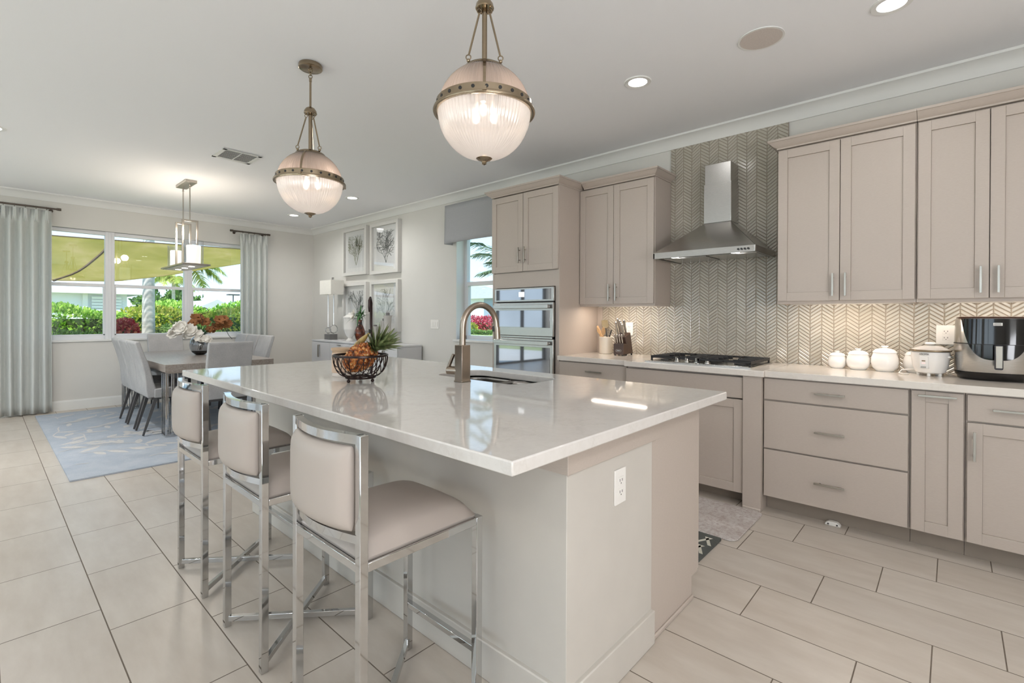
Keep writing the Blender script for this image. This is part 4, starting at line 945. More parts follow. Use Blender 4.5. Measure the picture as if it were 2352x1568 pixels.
# ceramic bottles
grey_c = vary(mat('grey_ceramic', col(186, 182, 176), .5), 12, .05)
for (x, y, h, r_, lb) in ((-6.24, 3.88, .25, .058, 'shortest of the three grey ceramic canisters on the sideboard'), (-6.20, 4.0, .335, .052, 'middle-height grey ceramic canister, rearmost of three on the sideboard'), (-5.98, 3.92, .415, .064, 'tallest of the three grey ceramic canisters on the sideboard')):
    t = thing('ceramic_canister', lb, 'canister', (x, y, ZS), group='grey ceramic canisters on the sideboard')
    MB().lathe([(0, 0), (r_ * .9, 0), (r_ * .92, .01), (r_ * .75, h * .3), (r_ * .72, h * .6), (r_ * .85, h * .88), (r_, h * .95), (r_, h * .965), (0, h * .965)], (x, y, ZS), 32).build('body', grey_c, t, smooth=True)
    MB().lathe([(0, h * .965), (r_ * .5, h * .968), (r_ * .42, h * 1.0), (r_ * .46, h * 1.03), (r_ * .4, h * 1.06), (0, h * 1.065)], (x, y, ZS), 24).build('stopper', slate_m, t, smooth=True)

# framed prints
art = mat('art_paper', col(222, 222, 220), .7); vary(art, 8, .02); mat_m = vary(mat('mat_board', col(232, 231, 228), .7), 5, .01); ink = [vary(mat('ink_' + n_, c_, .8), 30, .2) for n_, c_ in (('grey', col(110, 114, 110)), ('olive', col(128, 132, 98)), ('dark', col(84, 92, 88)), ('pale', col(168, 170, 168)))]
frame_w = vary(mat('white_frame', col(214, 211, 206), .4), 5, .01)
pic_gl = glass('picture_glass', (1, 1, 1, 1), 0, .07)
def picture(x0, x1, z0, z1, label, seed, im, bend):
    t = thing('framed_print', label, 'picture', ((x0 + x1) / 2, YK - .03, z0), group='four white framed botanical prints')
    ya, yb = YK - .068, YK - .001; fwd = .05
    MB().box(x0, ya, z0, x0 + fwd, yb, z1).box(x1 - fwd, ya, z0, x1, yb, z1).box(x0 + fwd, ya, z0, x1 - fwd, yb, z0 + fwd).box(x0 + fwd, ya, z1 - fwd, x1 - fwd, yb, z1).build('frame', frame_w, t, bevel=.002)
    MB().box(x0 + fwd, YK - .03, z0 + fwd, x1 - fwd, YK - .004, z1 - fwd).build('mat_board', mat_m, t)
    q = MB(); q.box(x0 + .13, YK - .0305, z0 + .12, x1 - .13, YK - .03, z1 - .12); q.cm = 1; r = random.Random(seed); xm = (x0 + x1) / 2; y = YK - .0312
    def seg(a, c, w):
        d = (Vector(c) - Vector(a)); l = d.length
        if l < 1e-5: return
        d = Vector((-d.y, d.x)) / l * w; q.add([(a[0] - d.x, y, a[1] - d.y), (a[0] + d.x, y, a[1] + d.y), (c[0] + d.x * .7, y, c[1] + d.y * .7), (c[0] - d.x * .7, y, c[1] - d.y * .7)], [(0, 1, 2, 3)])
    def grow(p, a, L, w, dep):
        for i in range(4):
            n_ = (p[0] + L / 4 * math.cos(a), p[1] + L / 4 * math.sin(a))
            if not (x0 + .14 < n_[0] < x1 - .14 and z0 + .13 < n_[1] < z1 - .13): return
            seg(p, n_, w); p = n_; a += r.uniform(-.22, .22) + bend
            if dep and r.random() < .8: grow(p, a + r.choice((-1, 1)) * r.uniform(.35, .8), L * .62, w * .75, dep - 1)
            if not dep: seg(p, (p[0] + .014 * math.cos(a + .8), p[1] + .014 * math.sin(a + .8)), w * 2)
    for i in range(4): grow((xm + .02, z0 + .16), R(90 + r.uniform(-30, 30)), .34, .0045, 3)
    q.build('print', [art, ink[im]], t)
    MB().box(x0 + fwd, YK - .045, z0 + fwd, x1 - fwd, YK - .0435, z1 - fwd).build('glass', pic_gl, t)
picture(-7.53, -6.79, 1.925, 2.69, 'framed pale green coral print, upper left of the four', 1, 1, 0)
picture(-6.68, -5.93, 1.905, 2.675, 'framed dark branching coral print, upper right of the four', 2, 2, 0)
picture(-7.53, -6.79, 1.035, 1.80, 'framed coral print behind the lamp and urn, lower left of the four', 8, 2, .02)
picture(-6.68, -5.93, 1.04, 1.80, 'framed pale coral print behind the grey canisters, lower right of the four', 4, 3, -.02)
# ------------------------------------------------------------------ island-top objects
ZI = .9255
c = (-2.578, 1.40, ZI)
K = thing('candle_jar', 'tan lidded candle jar standing behind the fruit basket', 'candle', c)
tan = vary(mat('candle_wax', col(214, 184, 158), .5), 8, .02); lidm = vary(mat('candle_lid_wood', col(196, 164, 132), .45), 10, .06)
MB().lathe([(0, 0), (.062, 0), (.065, .006), (.065, .022), (.0, .022)], c, 40).build('glass_base', vary(mat('pale_glass_base', col(226, 216, 206), .1), 4, .01), K, smooth=True)
MB().lathe([(.0, .0225), (.065, .0225), (.0655, .03), (.0655, .128), (.063, .134), (0, .134)], c, 40).build('wax', tan, K, smooth=True)
MB().lathe([(0, .1345), (.063, .1345), (.063, .146), (.069, .147), (.070, .158), (.066, .161), (0, .161)], c, 40).build('lid', lidm, K, smooth=True)
# wire fruit basket
bc = (-2.285, 1.335, ZI); wire = vary(mat('dark_bronze_wire', col(48, 34, 32), .32, .6), 20, .1)
B_ = thing('fruit_basket', 'dark wire fruit basket with a tall banana hook on the island', 'fruit basket', bc)
zr_ = .138; R0 = .136; rb = .062
q = MB(); q.lathe([(R0 - .002, zr_ - .006), (R0 + .004, zr_ - .004), (R0 + .004, zr_ + .005), (R0 - .002, zr_ + .006), (R0 - .004, zr_)] + [(R0 - .002, zr_ - .006)], bc, 56); q.build('rim', wire, B_, smooth=True)
MB().ring((bc[0], bc[1], bc[2] + .024), rb + .012, .0045, 'z', 44, 8).ring((bc[0], bc[1], bc[2] + .03), rb - .012, .0035, 'z', 40, 8).build('base_ring', wire, B_, smooth=True)
for i in range(3):
    a = R(-48 + 120 * i - 42); x, y = bc[0] + .068 * math.cos(a), bc[1] + .068 * math.sin(a)
    MB().sphere((x, y, bc[2] + .009), .009, 14, 10).cyl((x, y, bc[2] + .014), (x, y, bc[2] + .024), .004, 8).build('ball_foot', wire, B_, smooth=True)
def bowlr(t): return rb + (R0 - rb) * math.sin(R(90 * t)) ** .9, .028 + (zr_ - .03) * (1 - math.cos(R(90 * t)))
for i in range(12):
    a = 2 * PI * i / 12 + .1; q = MB(); P = []
    for k_ in range(11): r_, z = bowlr(k_ / 10); P.append((bc[0] + r_ * math.cos(a), bc[1] + r_ * math.sin(a), bc[2] + z))
    q.tube(P, .0035 if i % 3 == 0 else .0024, 6); q.build('bowl_wire', wire, B_, smooth=True)
# swag wires between ribs (concentric garlands on four sides)
for sidei in range(4):
    a0 = -PI * .78 + sidei * PI / 2
    for w_, lo in ((.75, .15), (.52, .4), (.3, .62)):
        P = []
        for k_ in range(13):
            u = k_ / 12 * 2 - 1; t = lo + (1 - lo) * u * u; r_, z = bowlr(t); a = a0 + u * w_; P.append((bc[0] + r_ * 1.01 * math.cos(a), bc[1] + r_ * 1.01 * math.sin(a), bc[2] + z))
        MB().tube(P, .0022, 6).build('swag_wire', wire, B_, smooth=True)
px_, py_ = bc[0] - .040, bc[1] + .085
P = [(px_, py_, bc[2] + .03), (px_ + .004, py_ + .01, bc[2] + .12), (px_, py_, bc[2] + .3), (px_ + .004, py_ - .002, bc[2] + .415), (px_ + .022, py_ - .018, bc[2] + .440), (px_ + .042, py_ - .036, bc[2] + .425), (px_ + .046, py_ - .04, bc[2] + .39), (px_ + .04, py_ - .035, bc[2] + .365)]
MB().tube(P, [.0075, .0075, .0075, .0075, .007, .0065, .006, .004], 10).build('banana_hook', wire, B_, smooth=True)
# pineapple
A0 = Vector((-2.325, 1.290, ZI + .088)); ad = Vector((.62, .40, .46)).normalized(); Lp = .172
pc = A0 + ad * (Lp * .42)
Pn = thing('pineapple', 'ripe pineapple with its green crown lying in the wire basket', 'pineapple', pc)
Q = ad.to_track_quat('Z', 'Y').to_matrix().to_4x4(); Q.translation = A0 - ad * .01
pin_m = mat('pineapple_skin', col(206, 120, 44), .5); k = N(pin_m); p, _ = k.pos()
vo = k.n('ShaderNodeTexVoronoi'); vo.inputs['Scale'].default_value = 44; k.l(p, vo.inputs['Vector']); k.l(k.ramp(vo.outputs['Distance'], (0.05, col(214, 190, 150)), (.28, col(200, 140, 76)), (.5, col(172, 92, 38)), (.75, col(86, 48, 24))), k.b.inputs['Base Color'])
b = MB(); b.M = Q; nr, na = 9, 13
pr = [(.060 * math.sin(PI * (t * .90 + .05)) ** .55, Lp * t) for t in [i / 16 for i in range(17)]]
b.lathe([(0, -.002)] + pr + [(0, Lp)], n=40)
for ri in range(nr):
    t = (ri + .5) / nr; r_ = .060 * math.sin(PI * (t * .90 + .05)) ** .55
    for ai in range(na):
        a = 2 * PI * (ai + .5 * (ri % 2)) / na; b.sphere((r_ * math.cos(a), r_ * math.sin(a), Lp * t), .0115, 8, 6, (1, 1, .85))
        ex = Vector((math.cos(a), math.sin(a), .35)); o_ = Vector((r_ * math.cos(a), r_ * math.sin(a), Lp * t)) + ex * .010
        b.add([o_ + Vector((-math.sin(a), math.cos(a), 0)) * .003, o_ - Vector((-math.sin(a), math.cos(a), 0)) * .003, o_ + ex * .004 + Vector((0, 0, .012))], [(0, 1, 2)])
b.build('body', pin_m, Pn, smooth=True)
b = MB(); b.M = Q; rp_ = random.Random(4)
for i in range(64):
    lv = i / 64; a = i * 2.4; tilt = 1.25 - lv * 1.1; d = Vector((math.cos(a) * math.sin(tilt), math.sin(a) * math.sin(tilt), math.cos(tilt))); Lh = .045 + .085 * min(1, lv * 1.5) + rp_.uniform(0, .012)
    base = Vector((math.cos(a) * .014 * (1 - lv), math.sin(a) * .014 * (1 - lv), Lp - .006 + .02 * lv)); s_ = d.cross(Vector((0, 0, 1))).normalized(); vs = []
    for k_ in range(6):
        t = k_ / 5; cc = base + d * Lh * t + Vector((d.x, d.y, 0)) * Lh * .28 * t * t; w_ = .0165 * (1 - t) ** .75 + .0004; nn = s_.cross(d).normalized(); vs += [cc - s_ * w_ + nn * w_ * .4, cc, cc + s_ * w_ + nn * w_ * .4]
    wv = [Q @ v for v in vs]
    if any(v.z < bc[2] + .152 and math.hypot(v.x - bc[0], v.y - bc[1]) > .085 for v in wv): continue
    if any(math.hypot(v.x - px_, v.y - py_) < .018 for v in wv): continue
    b.add(vs, [(3 * j + g, 3 * j + g + 1, 3 * j + g + 4, 3 * j + g + 3) for j in range(5) for g in (0, 1)])
crown_m = mat('pineapple_leaf', col(96, 108, 64), .5); k = N(crown_m); p, _ = k.pos(); f = k.noise(p, 40, 3); k.l(k.ramp(f, (.3, col(62, 78, 46)), (.55, col(112, 124, 76)), (.8, col(152, 146, 108))), k.b.inputs['Base Color'])
b.build('leaf_crown', crown_m, Pn, smooth=True, angle=60)
# bananas
ban_m = mat('banana_skin', col(206, 168, 84), .45); k = N(ban_m); p, _ = k.pos(); f = k.noise(p, 30, 4, .6); k.l(k.ramp(f, (.25, col(120, 92, 48)), (.5, col(180, 152, 88)), (.8, col(172, 150, 96))), k.b.inputs['Base Color'])
e1 = Vector((bc[0] - .098, bc[1] + .012, bc[2] + .098)); s1 = Vector((bc[0] + .0, bc[1] + .068, bc[2] + .212)); m1 = (e1 + s1) / 2 + Vector((-.040, .034, -.006))
for i, (off_e, off_m, off_s, lb) in enumerate(((Vector((0, 0, 0)), Vector((0, 0, 0)), Vector((0, 0, 0)), 'front yellow-brown banana leaning behind the pineapple in the basket'),
        (Vector((.002, -.020, .048)), Vector((.004, -.026, .052)), Vector((.012, -.022, .044)), 'upper yellow-brown banana lying over the other one in the basket'))):
    e, md_, st_ = e1 + off_e, m1 + off_m, s1 + off_s; t_ = thing('banana', lb, 'banana', md_, group='bananas in the wire basket'); P = []; rs = []
    for k_ in range(15): t = k_ / 14; P.append(st_ * (1 - t) ** 2 + md_ * 2 * t * (1 - t) + e * t * t); rs.append(.0045 + .0125 * math.sin(PI * min(1, max(0, (t - .12) / .86))) ** .6 if t > .12 else .005)
    MB().tube(P, rs, 10).build('fruit', ban_m, t_, smooth=True)
    MB().sphere(P[-1], .006, 8, 6).build('tip', stem_f, t_, smooth=True)
    MB().tube([st_ + Vector((0, 0, -.002)), st_ + Vector((.003, 0, .010)), st_ + Vector((.004, 0, .016))], [.006, .008, .009], 8).build('stem', stem_f, t_, smooth=True)

# ------------------------------------------------------------------ counter objects
ZK = .9225
def canister(x, y, r_, h, label):
    c = (x, y, ZK); t = thing('canister', label, 'canister', c, group='white ceramic lidded canisters on the counter')
    hb = h * .72
    MB().lathe([(0, 0), (r_ * .62, 0), (r_ * .68, .004), (r_ * .9, hb * .22), (r_, hb * .48), (r_ * .95, hb * .75), (r_ * .84, hb * .96), (r_ * .84, hb), (0, hb)], c, 44).build('body', ceramic_m, t, smooth=True)
    MB().lathe([(0, hb + .0005), (r_ * .87, hb + .0005), (r_ * .88, hb + .004), (r_ * .7, hb + .13 * h), (r_ * .35, hb + .18 * h), (r_ * .2, hb + .19 * h), (r_ * .18, hb + .22 * h), (r_ * .27, hb + .235 * h), (r_ * .27, hb + .27 * h), (r_ * .22, hb + .28 * h), (0, hb + .28 * h)], c, 36).build('lid', ceramic_m, t, smooth=True)
canister(-.588, 3.97, .054, .118, 'smallest white lidded canister, nearest the cooktop')
canister(-.468, 3.96, .067, .14, 'medium white lidded canister between the smallest and the largest')
canister(-.326, 3.95, .074, .165, 'largest white lidded canister, left of the rice cooker')
canister(-.172, 3.99, .066, .15, 'white lidded canister half hidden behind the rice cooker')
# rice cooker
c = (-.100, 3.85, ZK); RCK = thing('rice_cooker', 'white rice cooker with a glass lid beside the air fryer', 'rice cooker', c)
cook = vary(mat('cooker_white', col(232, 228, 222), .25), 4, .01)
MB().lathe([(0, .014), (.055, .014), (.070, .022), (.084, .06), (.090, .11), (.091, .142), (.088, .145), (0, .145)], c, 48).build('body', cook, RCK, smooth=True)
MB().lathe([(.082, .146), (.096, .146), (.099, .150), (.097, .156), (.083, .158)], c, 48).build('rim', bronze_m, RCK, smooth=True)
ld = MB().lathe([(.092, .156), (.076, .166), (.046, .177), (.02, .181), (0, .182)], c, 40).build('lid', vary(mat('frosted_lid', col(206, 200, 194), .12), 5, .02), RCK, smooth=True)
MB().lathe([(0, .181), (.016, .182), (.028, .192), (.022, .2), (0, .202)], c, 24).build('lid_knob', cook, ld, smooth=True)
for a in (55, 175, 265, 325): x, y = c[0] + .055 * math.cos(R(a)), c[1] + .055 * math.sin(R(a)); MB().cyl((x, y, ZK), (x, y, ZK + .018), .009, 12).build('foot', cook, RCK, smooth=True)
av = Vector((0, 0, 0)) - Vector((c[0], c[1], 0)); fa = math.atan2(-3.85, .35)     # front of the cooker faces the camera side
MF = Matrix.Translation(c) @ Matrix.Rotation(R(-14), 4, 'Z') @ Matrix.Diagonal((.76, .76, 1, 1))
for s_ in (-1, 1):
    b = MB(); b.M = MF; b.box(s_ * .112, -.03, .112, s_ * .130, .03, .122); b.build('side_handle', cook, RCK, bevel=.004)
b = MB(); b.M = MF; b.box(-.032, -.1215, .045, .022, -.10, .118); pnl = b.build('front_panel', cook, RCK, bevel=.003)
amb = vary(mat('amber_lamp', col(120, 92, 60), .3), 9, .02); redl = emit('red_lamp', (.75, .06, .04, 1), .35)
for z, mm, nm in ((.092, amb, 'warm_lamp'), (.078, redl, 'cook_lamp')):
    b = MB(); b.M = MF; b.box(-.018, -.1235, z - .003, .004, -.1212, z + .003); b.build(nm, mm, pnl)
b = MB(); b.M = MF; b.box(-.022, -.129, .050, .008, -.1212, .060); b.build('cook_switch', nickel_m, pnl, bevel=.001)
def text(s_, name, parent, mtx, size, material, extrude=.0004):
    d = bpy.data.curves.new(name, 'FONT'); d.body = s_; d.size = size; d.align_x = 'CENTER'; d.align_y = 'CENTER'; d.extrude = extrude
    tmp = bpy.data.objects.new(name, d); C.objects.link(tmp); d.materials.append(material); bpy.context.view_layer.update()
    me = bpy.data.meshes.new_from_object(tmp.evaluated_get(bpy.context.evaluated_depsgraph_get())); bpy.data.objects.remove(tmp)
    o = bpy.data.objects.new(name, me); C.objects.link(o); o.parent = parent
    l = Matrix.Translation(-ORG[parent.name]) @ mtx; o.matrix_local = l; return o
letter_dk = vary(mat('dark_lettering', col(96, 92, 90), .5), 9, .02); letter_lt = vary(mat('light_lettering', col(232, 228, 222), .4), 9, .01)
text('AROMA', 'lettering', RCK, MF @ Matrix.Translation((-.004, -.1222, .131)) @ Matrix.Rotation(R(90), 4, 'X'), .017, letter_dk)
MB().tube([(c[0] - .07, c[1] + .04, ZK + .03), (c[0] - .135, c[1] + .03, ZK + .022), (c[0] - .145, c[1] - .02, ZK + .006), (c[0] - .12, c[1] - .06, ZK + .005), (c[0] - .1, c[1] - .02, ZK + .005)], .004, 8).build('cord', white_pl, RCK, smooth=True)
# air fryer
c = Vector((.170, 3.87, ZK)); AF = thing('air_fryer', 'large stainless and gloss black air fryer at the right end of the counter', 'air fryer', c)
fz = math.degrees(0) ; MA = Matrix.Translation(c) @ Matrix.Rotation(R(4), 4, 'Z') @ Matrix.Diagonal((.86, .9, 1, 1))
def ell(rx, ry, n=56, p=2.6): return [(rx * math.copysign(abs(math.cos(t)) ** (2 / p), math.cos(t)), ry * math.copysign(abs(math.sin(t)) ** (2 / p), math.sin(t))) for t in [2 * PI * i / n for i in range(n)]]
def stack(levels, mtx, capb=True, capt=True, n=56):
    b = MB(); b.M = mtx; vs = []; 
    for rx, ry, z in levels: vs += [(x, y, z) for x, y in ell(rx, ry, n)]
    L_n = len(levels); fs = [(r * n + i, r * n + (i + 1) % n, (r + 1) * n + (i + 1) % n, (r + 1) * n + i) for r in range(L_n - 1) for i in range(n)]
    if capb: fs.append(tuple(range(n))[::-1])
    if capt: fs.append(tuple((L_n - 1) * n + i for i in range(n)))
    return b.add(vs, fs)
stack([(.155, .135, 0), (.172, .152, .008), (.19, .165, .03), (.192, .167, .042), (.18, .15, .043)], MA).build('base', blackgl_m, AF, smooth=True)
stack([(.186, .161, .043), (.19, .165, .05), (.193, .167, .2), (.19, .164, .202)], MA).build('lower_body', steel_m, AF, smooth=True)
stack([(.188, .162, .2025), (.191, .165, .206), (.186, .160, .335), (.18, .155, .345)], MA, capb=False).build('upper_body', steel_m, AF, smooth=True)
stack([(.181, .156, .345), (.178, .152, .352), (.15, .125, .356), (.0, .0, .357)], MA).build('top_cover', vary(mat('copper_black', col(70, 44, 34), .15, .4), 6, .05), AF, smooth=True)
stack([(.1915, .1665, .1995), (.1935, .168, .2005), (.1935, .168, .2025), (.1905, .1645, .2035)], MA, False, False).build('seam', black_m, AF, smooth=True)
# glossy black curved front panel (parabola shape wrapped on the front)
def front_panel(b, z0, z1, off, halfw, rxf):
    n, m_ = 24, 20
    def f(u, v):
        z = z0 + (z1 - z0) * v; hw = halfw(z); a = (2 * u - 1) * hw; th = -PI / 2 + a; rx, ry = rxf(z)
        p_ = 2.6; x = rx * math.copysign(abs(math.cos(th)) ** (2 / p_), math.cos(th)); y = ry * math.copysign(abs(math.sin(th)) ** (2 / p_), math.sin(th))
        return (x * (1 + off), y * (1 + off), z)
    return b.grid(f, n, m_)
hwf = lambda z: 1.02 * max(0, (z - .115) / .235) ** .42 + .001
b = MB(); b.M = MA; front_panel(b, .116, .200, .012, hwf, lambda z: (.192, .166)); front_panel(b, .203, .343, .012, hwf, lambda z: (.190 - .004 * (z - .2) / .13, .164 - .004 * (z - .2) / .13))
b.build('front_panel', blackgl_m, AF, smooth=True)
b = MB(); b.M = MA; b.box(-.02, -.225, .068, .02, -.20, .20); b.box(-.016, -.21, .185, .016, -.165, .2); hd = b.build('basket_handle', vary(mat('handle_trim', col(70, 72, 80), .2, .5), 9, .05), AF, bevel=.009, seg=4)
b = MB(); b.M = MA; b.box(-.015, -.2275, .078, .015, -.2245, .196); b.build('handle_inlay', nickel_m, hd, bevel=.004)
b = MB(); b.M = MA; b.box(-.021, -.1705, .305, .021, -.1665, .321); bg_ = b.build('badge', letter_lt, AF, bevel=.0008)
b = MB(); b.M = MA
for i, (w0, z) in enumerate(((.016, .3165), (.0175, .3100))):
    for j in range(6): b.box(-w0 + j * w0 / 3, -.1712, z - .002, -w0 + j * w0 / 3 + w0 / 4.4, -.1702, z + .002)
b.build('badge_marks', letter_dk, bg_)
MB().tube([(-.02, 4.06, ZK + .01), (-.03, 4.02, ZK + .004), (-.02, 3.97, ZK + .004), (.02, 3.96, ZK + .02)], .003, 6).build('cord', white_pl, AF, smooth=True)
# utensil crock
c = (-2.415, 3.96, ZK); U = thing('utensil_crock', 'cream ceramic utensil crock beside the knife block', 'crock', c); crm = vary(mat('cream_ceramic', col(222, 212, 196), .25), 5, .02)
MB().lathe([(0, 0), (.058, 0), (.062, .004), (.063, .155), (.060, .158), (.056, .155), (.056, .012), (0, .012)], c, 44).build('body', crm, U, smooth=True)
wood_u = vary(mat('utensil_wood', col(208, 168, 122), .5), 30, .08); olive = vary(mat('olive_silicone', col(112, 98, 66), .5), 12, .05)
def handle(b, p0, p1, r_=.006): b.tube([p0, ((Vector(p0) + Vector(p1)) / 2), p1], r_, 8)
def utensil(label, cat, name, base, top_, hs, hl, mm, mm2=None, shape='spoon', w=.028):
    t = thing(name, label, cat, base); b = MB(); d = (Vector(top_) - Vector(base)).normalized(); handle(b, base, top_); b.build('handle', mm, t, smooth=True)
    b = MB(); s_ = Vector((.8, .6, 0)); s_ = (s_ - d * d.dot(s_)).normalized(); nn = d.cross(s_); P = []
    if shape == 'spoon': prof_ = [(i / 8, w * math.sin(PI * min(1, .1 + .9 * i / 8)) ** .7) for i in range(9)]
    else: prof_ = [(0, w * .3), (.15, w * .9), (.3, w), (.98, w * .92), (1, w * .85)]
    vs = []; T0 = Vector(top_)
    for t_, ww in prof_: cc = T0 + d * hl * t_; vs += [cc - s_ * ww + nn * .002, cc - s_ * ww - nn * .002, cc + s_ * ww - nn * .002, cc + s_ * ww + nn * .002]
    n_ = len(prof_); fs = [(4 * i + k_, 4 * i + (k_ + 1) % 4, 4 * i + 4 + (k_ + 1) % 4, 4 * i + 4 + k_) for i in range(n_ - 1) for k_ in range(4)] + [(3, 2, 1, 0), (4 * n_ - 4, 4 * n_ - 3, 4 * n_ - 2, 4 * n_ - 1)]
    b.add(vs, fs); b.build('head', mm2 or mm, t, smooth=True, bevel=.001)
def lean(az, z_top, skew=100, rb_=.038, rr_=.045):
    """straight handle resting in the crock: base on its floor, touching the inside near the rim"""
    cx_, cy_ = -2.415, 3.96; B = Vector((cx_ + rb_ * math.cos(R(az - skew)), cy_ + rb_ * math.sin(R(az - skew)), ZK + .020)); E = Vector((cx_ + rr_ * math.cos(R(az)), cy_ + rr_ * math.sin(R(az)), ZK + .155)); q = (z_top - .020) / .135
    return B, B + (E - B) * q
utensil('wide olive turner standing at the back of the utensil crock', 'turner', 'spatula', *lean(105, .235), None, .085, black_m, olive, 'flat', .032)
utensil('wooden spoon standing upright in the utensil crock', 'spoon', 'wooden_spoon', *lean(270, .175), None, .085, wood_u, None, 'spoon', .020)
utensil('narrow wooden spatula leaning left out of the utensil crock', 'spatula', 'wooden_spatula', *lean(215, .185), None, .07, wood_u, None, 'spoon', .014)
utensil('light wooden fork leaning farthest left out of the utensil crock', 'fork', 'wooden_fork', *lean(165, .19), None, .075, wood_u, None, 'flat', .010)
utensil('dark tongs leaning right towards the knife block', 'tongs', 'tongs', *lean(350, .175, 60, .03), None, .05, black_m, None, 'flat', .006)
# knife block
KB = thing('knife_block', 'dark brown slanted knife block standing on the counter', 'knife block', (-2.215, 3.93, ZK)); espresso = vary(mat('espresso_wood', col(72, 52, 42), .35), 20, .12)
MK = Matrix.Translation((-2.20, 3.90, ZK)) @ Matrix.Rotation(R(90), 4, 'Z')
b = MB(); b.M = MK; b.prism([(.0, .012), (.105, .012), (.055, .205), (-.035, .165)], 'y', -.045, .055)     # tall slanted rear, leaning left
b.build('block', espresso, KB, bevel=.003)
b = MB(); b.M = MK; b.box(-.085, -.055, .010, .0, .045, .105); fb = b.build('front_block', espresso, KB, bevel=.002)
b = MB(); b.M = MK
for x in (-.075, -.01, .085):
    for y in (-.04, .035): b.cyl((x, y, 0), (x, y, .012), .007, 10)
b.build('feet', black_m, KB)
b = MB(); b.M = MK; n_ = 20; ov = [( -.005 + .026 * math.copysign(abs(math.cos(t)) ** .5, math.cos(t)), .045 + .0105 * math.copysign(abs(math.sin(t)) ** .8, math.sin(t))) for t in [2 * PI * i / n_ for i in range(n_)]]
b.tube([(-.0858, x, z) for x, z in ov], .0016, 6, closed=True); b.box(-.0872, -.02, .0425, -.0852, .010, .0475); b.build('badge', steel_m, fb)
def knife(i, p, d, L, label, big):
    p = MK @ Vector(p); d = (MK.to_3x3() @ Vector(d)).normalized(); t = thing('knife', label, 'knife', p, group='steel-handled knives in the knife block')
    s_ = (MK.to_3x3() @ Vector((0, 1, 0))); s_ = (s_ - d * d.dot(s_)).normalized(); nn = d.cross(s_); pts_ = [p + d * .011, p + d * L * .3, p + d * L * .7 + nn * .003, p + d * L]
    b = MB(); w = .0095 if big else .007
    b.tube(pts_, [w * .7, w, w * .85, w * 1.15], 10); b.sphere(pts_[-1], w * 1.1, 10, 8); b.build('handle', steel_m, t, smooth=True)
    b = MB(); b.bar(p - d * .05, p + d * .013, .002, .012, up=s_); b.build('blade', steel_m, t)
for i in range(4): knife(i, (-.07 + .0, -.038 + i * .024, .105), (-.28, -.02, 1), .082, ('small steak knife, leftmost of four in the low front of the knife block', 'small steak knife, second from left in the low front of the knife block', 'small steak knife, third from left in the low front of the knife block', 'small steak knife, rightmost of four in the low front of the knife block')[i], False)
for o_ in [x for x in bpy.data.objects if x.name.startswith('knife') and x.get('category') == 'knife']: pass
kb = [((-.022, -.025, .17), .11, 'long steel knife handle at the front left of the slanted block'), ((.0, -.002, .18), .115, 'long steel knife handle in the middle of the slanted block'), ((.022, .02, .19), .125, 'long steel knife handle at the right of the slanted block'), ((-.022, .035, .17), .13, 'long steel knife handle at the rear left of the slanted block'), ((.040, -.01, .198), .12, 'rightmost tall knife handle of the slanted block'), ((.03, .045, .192), .14, 'rearmost tall knife handle of the slanted block')]
for i, (p_, L, lb) in enumerate(kb): knife(10 + i, p_, (-.36, 0, 1), L, lb, True)

# small bits
t = thing('cabinet_clip', 'small white plastic clip lying on the floor under the three drawers', 'clip', (-.535, 3.50, 0))
MB().prism([(-.575, 0.0005), (-.495, .0005), (-.497, .012), (-.515, .024), (-.555, .024), (-.573, .012)], 'y', 3.49, 3.525).build('clip_body', white_pl, t, bevel=.002)
MB().cyl((-.558, 3.4895, .01), (-.558, 3.487, .01), .005, 10).cyl((-.512, 3.4895, .01), (-.512, 3.487, .01), .005, 10).build('screws', darkleg_m, t)
t = thing('sill_ornament', 'small glass hook ornament on the sill of the narrow window', 'ornament', (-4.69, 4.17, .972))
MB().sphere((-4.69, 4.17, .986), .014, 12, 8).tube([(-4.69, 4.17, .99), (-4.685, 4.17, 1.02), (-4.695, 4.17, 1.045), (-4.68, 4.17, 1.075), (-4.665, 4.17, 1.07)], .004, 6).build('figure', nickel_m, t, smooth=True)
# kitchen mats
mm = mat('mat_vinyl', col(190, 180, 172), .8); k = N(mm); p, _ = k.pos(); f = k.noise(p, 6, 6, .7); g = k.noise(p, 55, 4, .75)
k.l(k.mix(k.math('MULTIPLY', k.ramp(g, (.45, (0, 0, 0, 1)), (.62, (1, 1, 1, 1))), .7), k.ramp(f, (.35, col(182, 172, 165)), (.65, col(206, 201, 196))), col(160, 140, 134)), k.b.inputs['Base Color'])
b = MB(); b.prism(rrect(-2.3, -.895, 2.85, 3.403, .05), 'z', .0005, .009); tag(b.build('kitchen_mat', mm, bevel=.003), 'mottled beige cushioned kitchen mat in front of the cooktop cabinets', 'mat')
lm = vary(mat('mat_cream', col(206, 202, 188), .9), 60, .05); dk = vary(mat('mat_charcoal', col(84, 86, 82), .9), 60, .08)
b = MB(); b.prism(rrect(-2.2, -.965, 2.30, 2.842, .015), 'z', .0005, .010); b.cm = 1
x = -2.12
while x < -1.0:
    for y0 in (2.34, 2.46, 2.58, 2.70):
        for s_ in (-1, 1):
            q0 = x if s_ < 0 else x + .075; b.add([(q0, y0, .0105), (q0 + .02, y0, .0105), (q0 + .02 - s_ * .05, y0 + .1, .0105), (q0 - s_ * .05, y0 + .1, .0105)], [(0, 1, 2, 3)])
    x += .15
tag(b.build('woven_mat', [dk, lm]), 'charcoal and cream patterned mat beside the island, dark edged', 'mat')

